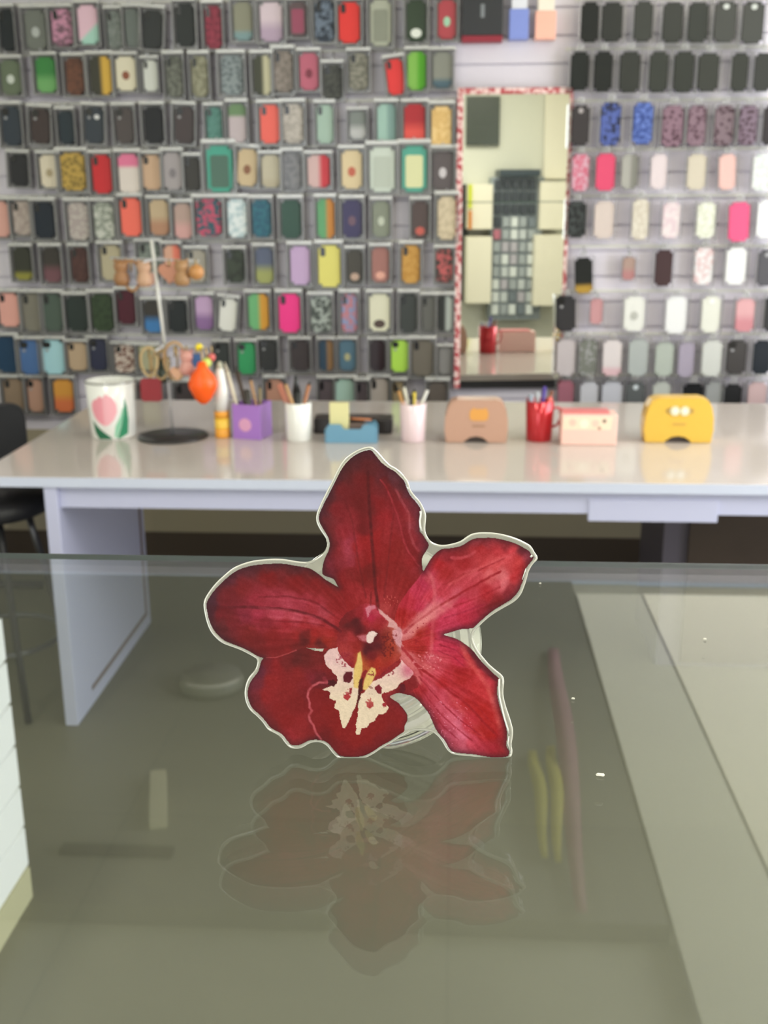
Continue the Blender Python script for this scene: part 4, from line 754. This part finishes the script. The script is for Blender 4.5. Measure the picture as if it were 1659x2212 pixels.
REG = {
 1: P1+[(900,1256),(880,1280),(862,1308),(858,1335),(840,1345),(740,1345),(735,1300)],
 4: P4+[(925,1385),(890,1395),(862,1380),(850,1350),(855,1325),(862,1305),(880,1278),(900,1254)],
 5: P5+[(838,1500),(850,1470),(868,1440),(858,1400),(870,1385),(900,1376),(930,1376)],
 2: P2+[(745,1290),(752,1330),(745,1380),(720,1402),(700,1400),(662,1399),(640,1405),(620,1415),(598,1420),(575,1421)],
 3: P3+[(590,1421),(612,1416),(632,1408),(650,1401),(662,1399),(680,1406),(697,1408),(715,1400),(712,1440),(735,1470),(700,1500),(700,1598)],
 6: LP+[(682,1580),(675,1560),(667,1545),(672,1530),(668,1515),(664,1495),(670,1484),(680,1478),(707,1474),(740,1460),(800,1470),(860,1440),(885,1450),(906,1470),(903,1484),(885,1495),(860,1500)],
 7: [(732,1345),(745,1325),(765,1315),(780,1305),(800,1303),(818,1312),(828,1325),(840,1335),(855,1345),(866,1360),(868,1385),(872,1400),(862,1425),(838,1442),(815,1462),(800,1455),(790,1448),(778,1455),(768,1440),(750,1440),(735,1425),(728,1405),(728,1375)],
}
def z5(P): return [(620+x/4.879, 1280+y/4.879) for x, y in P]
WHL = z5([(385,670),(440,600),(530,585),(545,650),(600,715),(650,760),(712,810),(705,900),(700,960),(760,1000),(750,1100),(720,1200),(690,1240),(662,1340),(630,1395),(612,1440),(590,1430),(572,1370),(560,1300),(553,1240),(500,1222),(522,1150),(450,1112),(462,1060),(420,1035),(370,1025),(430,1000),(520,965),(530,890),(495,860),(470,815),(420,780),(400,720)])
WHR = z5([(930,930),(1000,890),(1100,830),(1190,765),(1215,715),(1300,790),(1335,850),(1290,905),(1200,945),(1160,1000),(1100,1040),(1020,1050),(1000,1085),(1020,1150),(1072,1215),(1050,1270),(960,1285),(935,1350),(865,1375),(845,1430),(790,1432),(772,1490),(740,1505),(725,1480),(735,1350),(748,1200),(770,1090),(820,1040),(870,960)])
YL = [z5([(775,620),(795,740),(795,830),(760,960),(750,1010),(705,1000),(700,900),(705,800),(735,720),(745,640)]), z5([(890,785),(930,800),(940,850),(900,940),(860,1000),(830,1030),(795,1020),(810,930),(840,850)])]
GAPD = z5([(800,890),(790,1010),(770,1090),(750,1180),(735,1220),(745,1100),(755,1000),(765,920)])
DARK = [(z5([(610,835),(690,835),(692,905),(660,948),(600,940),(590,890)]), '5E1020'), (z5([(930,1000),(965,965),(995,1010),(998,1070),(960,1065),(925,1030)]), '7A1828'), (z5([(1190,970),(1240,960),(1250,1020),(1225,1065),(1185,1040)]), '5C0F1C'),
        (z5([(605,1080),(650,1060),(672,1095),(640,1140),(600,1115)]), 'AE3438'), (z5([(660,1010),(688,1000),(680,1075),(655,1065)]), '983038'), (z5([(1010,1165),(1045,1155),(1052,1205),(1020,1215),(1000,1185)]), '9E2830'), (z5([(840,1150),(910,1150),(905,1200),(870,1235),(840,1195)]), 'B04848'),
        (z5([(755,985),(800,985),(800,1040),(760,1060)]), '4E1214'), (z5([(430,930),(480,925),(520,950),(500,985),(430,975)]), '4C0E18')]
WSP = [(z5([(830,445),(870,412),(920,408),(945,425),(920,470),(905,520),(870,540),(840,520),(825,480)]), 'EAD0CC', 1.5), (z5([(740,460),(800,440),(835,450),(835,520),(790,510)]), 'B8606C', 5), (z5([(825,165),(860,140),(930,135),(935,165),(890,180),(860,250),(845,260),(835,200)]), 'CC7488', 3),
       (z5([(960,165),(1000,190),(1050,240),(1110,280),(1165,340),(1180,380),(1120,370),(1060,360),(1075,310),(1020,260),(975,215)]), 'D69A9C', 2), (z5([(1110,400),(1190,360),(1220,440),(1210,520),(1200,590),(1150,540),(1110,460)]), 'D0909A', 3)]
VEIN = [  # points, half width, colour, strength
 ([(795,1020),(797,1080),(802,1150),(808,1230),(811,1270),(817,1315)],2.2,'4A0A12',.65), ([(802,1280),(800,1312)],1.2,'5A1018',.5),
 ([(822,1036),(832,1048),(846,1080),(858,1110),(866,1140),(872,1170),(885,1195),(905,1222)],.9,'B84A60',.85),
 ([(830,1040),(846,1070),(860,1100),(872,1140),(882,1175),(905,1212)],6,'74101A',.6), ([(855,1058),(872,1090),(884,1110),(885,1150),(893,1175),(905,1190)],1.2,'B05A6C',.5),
 ([(745,1080),(762,1130),(772,1200),(790,1290)],1.5,'5C1018',.3), ([(850,1110),(842,1180),(830,1290)],1.5,'5C1018',.3),
 ([(470,1312),(540,1311),(600,1315),(650,1322),(690,1335),(720,1352),(735,1364)],2.0,'5E0E1C',.85),
 ([(560,1290),(620,1288),(680,1300),(722,1330)],1.4,'6E1220',.5), ([(550,1340),(600,1342),(660,1344),(700,1352)],1.3,'7A1424',.5), ([(540,1358),(600,1362),(660,1362)],1.5,'B04050',.3), ([(560,1312),(620,1320),(680,1334)],1.2,'C05A74',.45), ([(580,1332),(640,1336),(690,1346)],1.3,'BC5870',.4), ([(600,1295),(650,1298),(690,1310)],1.2,'B84A66',.45),
 ([(640,1404),(620,1413),(597,1420),(575,1421)],.8,'A84A54',.8),
 ([(707,1474),(690,1474),(676,1481),(666,1492),(664,1505),(669,1518),(669,1528),(674,1535),(667,1545),(670,1557),(677,1566),(682,1582),(693,1597)],1.1,'C4687C',.95), ([(700,1456),(690,1466),(676,1474)],2.5,'5E1220',.6), ([(700,1465),(706,1474)],3,'A04058',.6),
 ([(872,1368),(890,1350),(912,1335),(937,1316),(980,1290),(1030,1262),(1081,1234)],1.7,'8E1424',.9), ([(868,1372),(890,1362),(915,1342),(940,1326),(970,1306)],4,'D48C98',.55), ([(895,1340),(915,1325),(945,1305)],3,'D08090',.5), ([(1033,1233),(1060,1220),(1091,1205)],1.1,'8E1828',.7), ([(960,1262),(1000,1242),(1040,1228)],1.2,'92202E',.45), ([(980,1310),(1030,1292),(1080,1268)],1.2,'92182C',.5), ([(960,1335),(1000,1322),(1050,1305)],1.3,'8E183C',.5), ([(970,1262),(1020,1235),(1060,1216),(1110,1196)],1.4,'CC6474',.4), ([(974,1204),(995,1206),(1015,1200),(1025,1192)],1.4,'B85064',.7),
 ([(925,1236),(934,1250),(938,1275),(938,1310),(933,1370),(932,1412)],1.8,'D07888',.42),
 ([(855,1385),(868,1400),(885,1418),(905,1442),(935,1462),(970,1492),(1010,1522),(1040,1555),(1075,1590)],1.8,'8C1220',.75), ([(868,1408),(880,1425),(900,1450),(908,1475)],2.5,'C87480',.6), ([(905,1462),(930,1492),(960,1525),(1000,1560),(1040,1590)],1.1,'8E1830',.65), ([(903,1475),(925,1510),(950,1540),(985,1572),(1020,1600)],1.1,'8E1830',.6), ([(912,1500),(935,1540),(958,1570),(990,1598)],1.0,'90203A',.5), ([(935,1440),(975,1470),(1020,1510),(1060,1560)],1.2,'96182A',.4),
 ([(950,1392),(985,1405),(1010,1428)],1.1,'8E1838',.6), ([(945,1405),(980,1420),(1005,1440)],1.0,'8E1838',.5), ([(940,1380),(975,1388),(1000,1400)],1.0,'8E1838',.5),
 ([(996,1388),(1010,1425),(1030,1450),(1052,1480),(1066,1520),(1080,1570)],2.2,'D06A6E',.45), ([(1018,1410),(1040,1440),(1070,1466)],3,'64182A',.6),
 ([(868,1398),(890,1425),(905,1445),(912,1460)],1.5,'A02838',.8), ([(965,1495),(1000,1540),(1045,1590)],1.5,'C4606A',.25)]
def gen_noise(nx, ny, cell, rs):
    g = rs.rand(int(ny/cell)+3, int(nx/cell)+3); yy = np.arange(ny)/cell; xx = np.arange(nx)/cell
    y0 = yy.astype(int); x0 = xx.astype(int); fy = (yy-y0)[:, None]; fx = (xx-x0)[None]
    fy = fy*fy*(3-2*fy); fx = fx*fx*(3-2*fx)
    return (g[y0][:, x0]*(1-fy)*(1-fx)+g[y0][:, x0+1]*(1-fy)*fx+g[y0+1][:, x0]*fy*(1-fx)+g[y0+1][:, x0+1]*fy*fx)-.5
def seg_dist(X, Y, P):
    d = np.full(X.shape, 1e9)
    for (x1, y1), (x2, y2) in zip(P, P[1:]):
        dx, dy = x2-x1, y2-y1; t = np.clip(((X-x1)*dx+(Y-y1)*dy)/(dx*dx+dy*dy+1e-9), 0, 1)
        d = np.minimum(d, np.hypot(X-x1-t*dx, Y-y1-t*dy))
    return d
def hx(h): return np.array([int(h[i:i+2], 16) for i in (0, 2, 4)], float)
st_ = 1.25; gx = np.arange(440, 1160, st_); gy = np.arange(966, 1642, st_)
rs = np.random.RandomState(3)
def vert_colours():
    X, Y = np.meshgrid(gx, gy); ny, nx = X.shape
    # wobble so that painted borders are not ruler sharp
    wx = gen_noise(nx, ny, 3.5, rs)*2.2+gen_noise(nx, ny, 9, rs)*3; wy = gen_noise(nx, ny, 3.5, rs)*2.2+gen_noise(nx, ny, 9, rs)*3
    Xw, Yw = X+wx, Y+wy
    C = np.zeros((ny, nx, 3)); lab = np.zeros((ny, nx), int)
    for k in (1, 2, 3, 4, 5, 6, 7):
        m = inside(REG[k], X, Y) if k < 6 else inside(REG[k], Xw, Yw)
        if k == 1: m |= True
        pts = CTRL[k]; acc = np.zeros(m.sum()); col = np.zeros((m.sum(), 3)); xs_, ys_ = X[m]+gen_noise(nx, ny, 12, rs)[m]*10, Y[m]+gen_noise(nx, ny, 12, rs)[m]*10
        for (x, y, h) in pts:
            w = 1/((xs_-x)**2+(ys_-y)**2+30)**1.9; acc += w; col += w[:, None]*hx(h)
        C[m] = col/acc[:, None]; lab[m] = k
    # fine streaks running out along each petal
    for k, bx_, by_, ax in ((1, 810, 1420, -pi/2), (2, 800, 1380, pi), (4, 860, 1390, -.5), (5, 850, 1400, .8), (3, 760, 1440, 2.5)):
        m = lab == k; a = np.arctan2(Y-by_, X-bx_); r = np.hypot(X-bx_, Y-by_)
        g = rs.rand(12, 260)-.5; ai = ((a-ax+pi) % (2*pi))/(2*pi)*259; ri = np.clip(r/55, 0, 10.9)
        a0 = np.clip(ai.astype(int), 0, 258); r0 = ri.astype(int); fa = ai-a0; fr_ = ri-r0
        v = g[r0, a0]*(1-fa)*(1-fr_)+g[r0, a0+1]*fa*(1-fr_)+g[r0+1, a0]*(1-fa)*fr_+g[r0+1, a0+1]*fa*fr_
        amp = {1: 14, 2: 18, 3: 8, 4: 24, 5: 26}[k]
        C[m] += (v[m]*amp)[:, None]*np.array([1, .8, .95])
    def paint(poly, h, soft=0, warp=True, strength=1.0):
        A, B = (Xw, Yw) if warp else (X, Y)
        m = inside(poly, A, B)
        if soft:
            d = seg_dist(X, Y, poly+[poly[0]]); f = np.where(m, np.clip(.5+d/soft, 0, 1), np.clip(.5-d/soft, 0, 1))*strength
        else: f = m*strength
        C[:] = C*(1-f[..., None])+hx(h)*f[..., None]
    for pts, hw_, h, s in VEIN:
        d = seg_dist(X+wx*.4, Y+wy*.4, pts); lt = int(h[:2], 16) > 170; f = np.clip(1.4-d/(hw_*(1.7 if lt else 1.15))*.7, 0, 1)*min(1, s*(1.15 if lt else 1.25)); f *= (.8+gen_noise(nx, ny, 6, rs)*.5)
        C[:] = C*(1-f[..., None])+hx(h)*f[..., None]
    # darker rim of each petal in the print
    d = seg_dist(X, Y, OUTL+[OUTL[0]]); q = np.array([0, .62, .62, .45, .6, .6, .25, 0])[lab]
    f = (np.exp(-(d/8)**1.5)*q)[..., None]; C[:] = C*(1-f)+hx('381624')*f
    sat = np.clip((C[..., 0]-C[..., 1])/80, 0, 1); C[..., 2] *= 1-.16*sat; C[..., 1] *= 1-.10*sat
    # the pale lip patches: pinkish above, cream below
    for poly in (WHL, WHR):
        m = inside(poly, Xw, Yw); t = np.clip((Y-1425)/90, 0, 1)[..., None]
        c = hx('E6BEBE')*(1-t)+hx('EAD4BC')*t
        pk = np.exp(-(((X-882)/16)**2+((Y-1448)/18)**2))[..., None]; c = c*(1-pk)+hx('C86A80')*pk
        C[m] = c[m]
    for p in YL: paint(p, 'E2BE72', 3, False)
    paint(GAPD, '4A1416', 2)
    for p, h in DARK: paint(p, h, 1)
    for p, h, s in WSP: paint(p, h, s)
    # speckles round the throat
    n3 = gen_noise(nx, ny, 2.6, rs)
    for cx_, cy_, rx, ry, h, th in ((746,1425,20,16,'8E1C30',.12),(835,1395,18,26,'5E1018',.16),(822,1452,32,10,'7E1626',.16),(797,1518,8,12,'A83838',.1),(750,1500,8,12,'A03038',.12),(800,1490,6,14,'8A5A50',.2),(900,1350,34,22,'94182C',.3),(900,1400,16,18,'8E1622',.3),(842,1300,18,14,'C86058',.28),(925,1430,34,22,'D8808A',.27),(960,1560,60,50,'D8809C',.37),(850,1372,16,10,'7A1C20',.2)):
        f = (((X-cx_)/rx)**2+((Y-cy_)/ry)**2 < 1) & (n3 > th); C[f] = C[f]*.35+hx(h)*.65
    nn = gen_noise(nx, ny, 1.6, rs)*16+gen_noise(nx, ny, 5, rs)*12
    C += nn[..., None]*np.clip(C.mean(2, keepdims=True)/90, .35, 1)
    C = np.clip(C, 0, 255)/255
    C = np.where(C <= .04045, C/12.92, ((C+.055)/1.055)**2.4)
    return C*np.where((lab == 4) | (lab == 5), .90, .80)[..., None]
VC = vert_colours()
mX, mY = np.meshgrid((gx[:-1]+gx[1:])/2, (gy[:-1]+gy[1:])/2)
outl = catmull(OUTL, 3)
msk = inside(outl, mX, mY) & ~inside(HOLE, mX, mY)
m_print = bpy.data.materials.new('flower_print'); m_print.use_nodes = True
_b = m_print.node_tree.nodes['Principled BSDF']; _a = m_print.node_tree.nodes.new('ShaderNodeAttribute'); _a.attribute_name = 'print_colour'
m_print.node_tree.links.new(_a.outputs['Color'], _b.inputs['Base Color']); _b.inputs['Roughness'].default_value = .3
_b.inputs['Specular IOR Level'].default_value = .22
def cf(xs_, ys_): return VC[np.rint((ys_-gy[0])/st_).astype(int), np.rint((xs_-gx[0])/st_).astype(int)]
pr_ = mask_mesh('flower_print', m_print, msk, gx, gy, lambda a, b: np.stack([(a-OX)*U, (OY-b)*U, a*0+.00002], 1), grip, cf)
# ---- clear folding grip behind the plate
m_clr = mat_glass('grip_clear_plastic', (.95, .95, .93), .05, 1.45)
gp = thing('tmp', 'x', 'x'); bpy.data.objects.remove(gp)
gx0, gy0 = pl(812, 1396)
def disc(name, prof, m=m_clr, parent=grip): return lathe(name, m, prof, parent, 72, loc=(gx0, gy0, 0))
m_glint = mat_clear('edge_glint', (1, 1, 1), 1.5, .08, .75, (.97, .96, .93))
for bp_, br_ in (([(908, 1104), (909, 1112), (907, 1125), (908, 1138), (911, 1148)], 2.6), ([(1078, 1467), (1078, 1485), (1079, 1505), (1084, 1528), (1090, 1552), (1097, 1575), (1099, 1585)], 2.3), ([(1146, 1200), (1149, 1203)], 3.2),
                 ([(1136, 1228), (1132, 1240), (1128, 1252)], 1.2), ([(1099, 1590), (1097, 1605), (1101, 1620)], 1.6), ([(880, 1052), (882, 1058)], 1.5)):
    tube('edge_glint', m_glint, [pl(*q_)+(.0001,) for q_ in bp_], br_*U, grip, seg=8)  # pale strips imitate bright glints along the petal edges
disc('top_disc', [(0, -.0031), (.0202, -.0031), (.0208, -.0034), (.0208, -.0042), (.0195, -.0045), (0, -.0045)])
disc('folding_ring', [(.0120, -.0045), (.0165, -.0048), (.0165, -.0056), (.0120, -.0056), (.0120, -.0045)])
disc('base_disc', [(0, -.0058), (.0192, -.0058), (.0196, -.0061), (.0194, -.0074), (0, -.0074)])
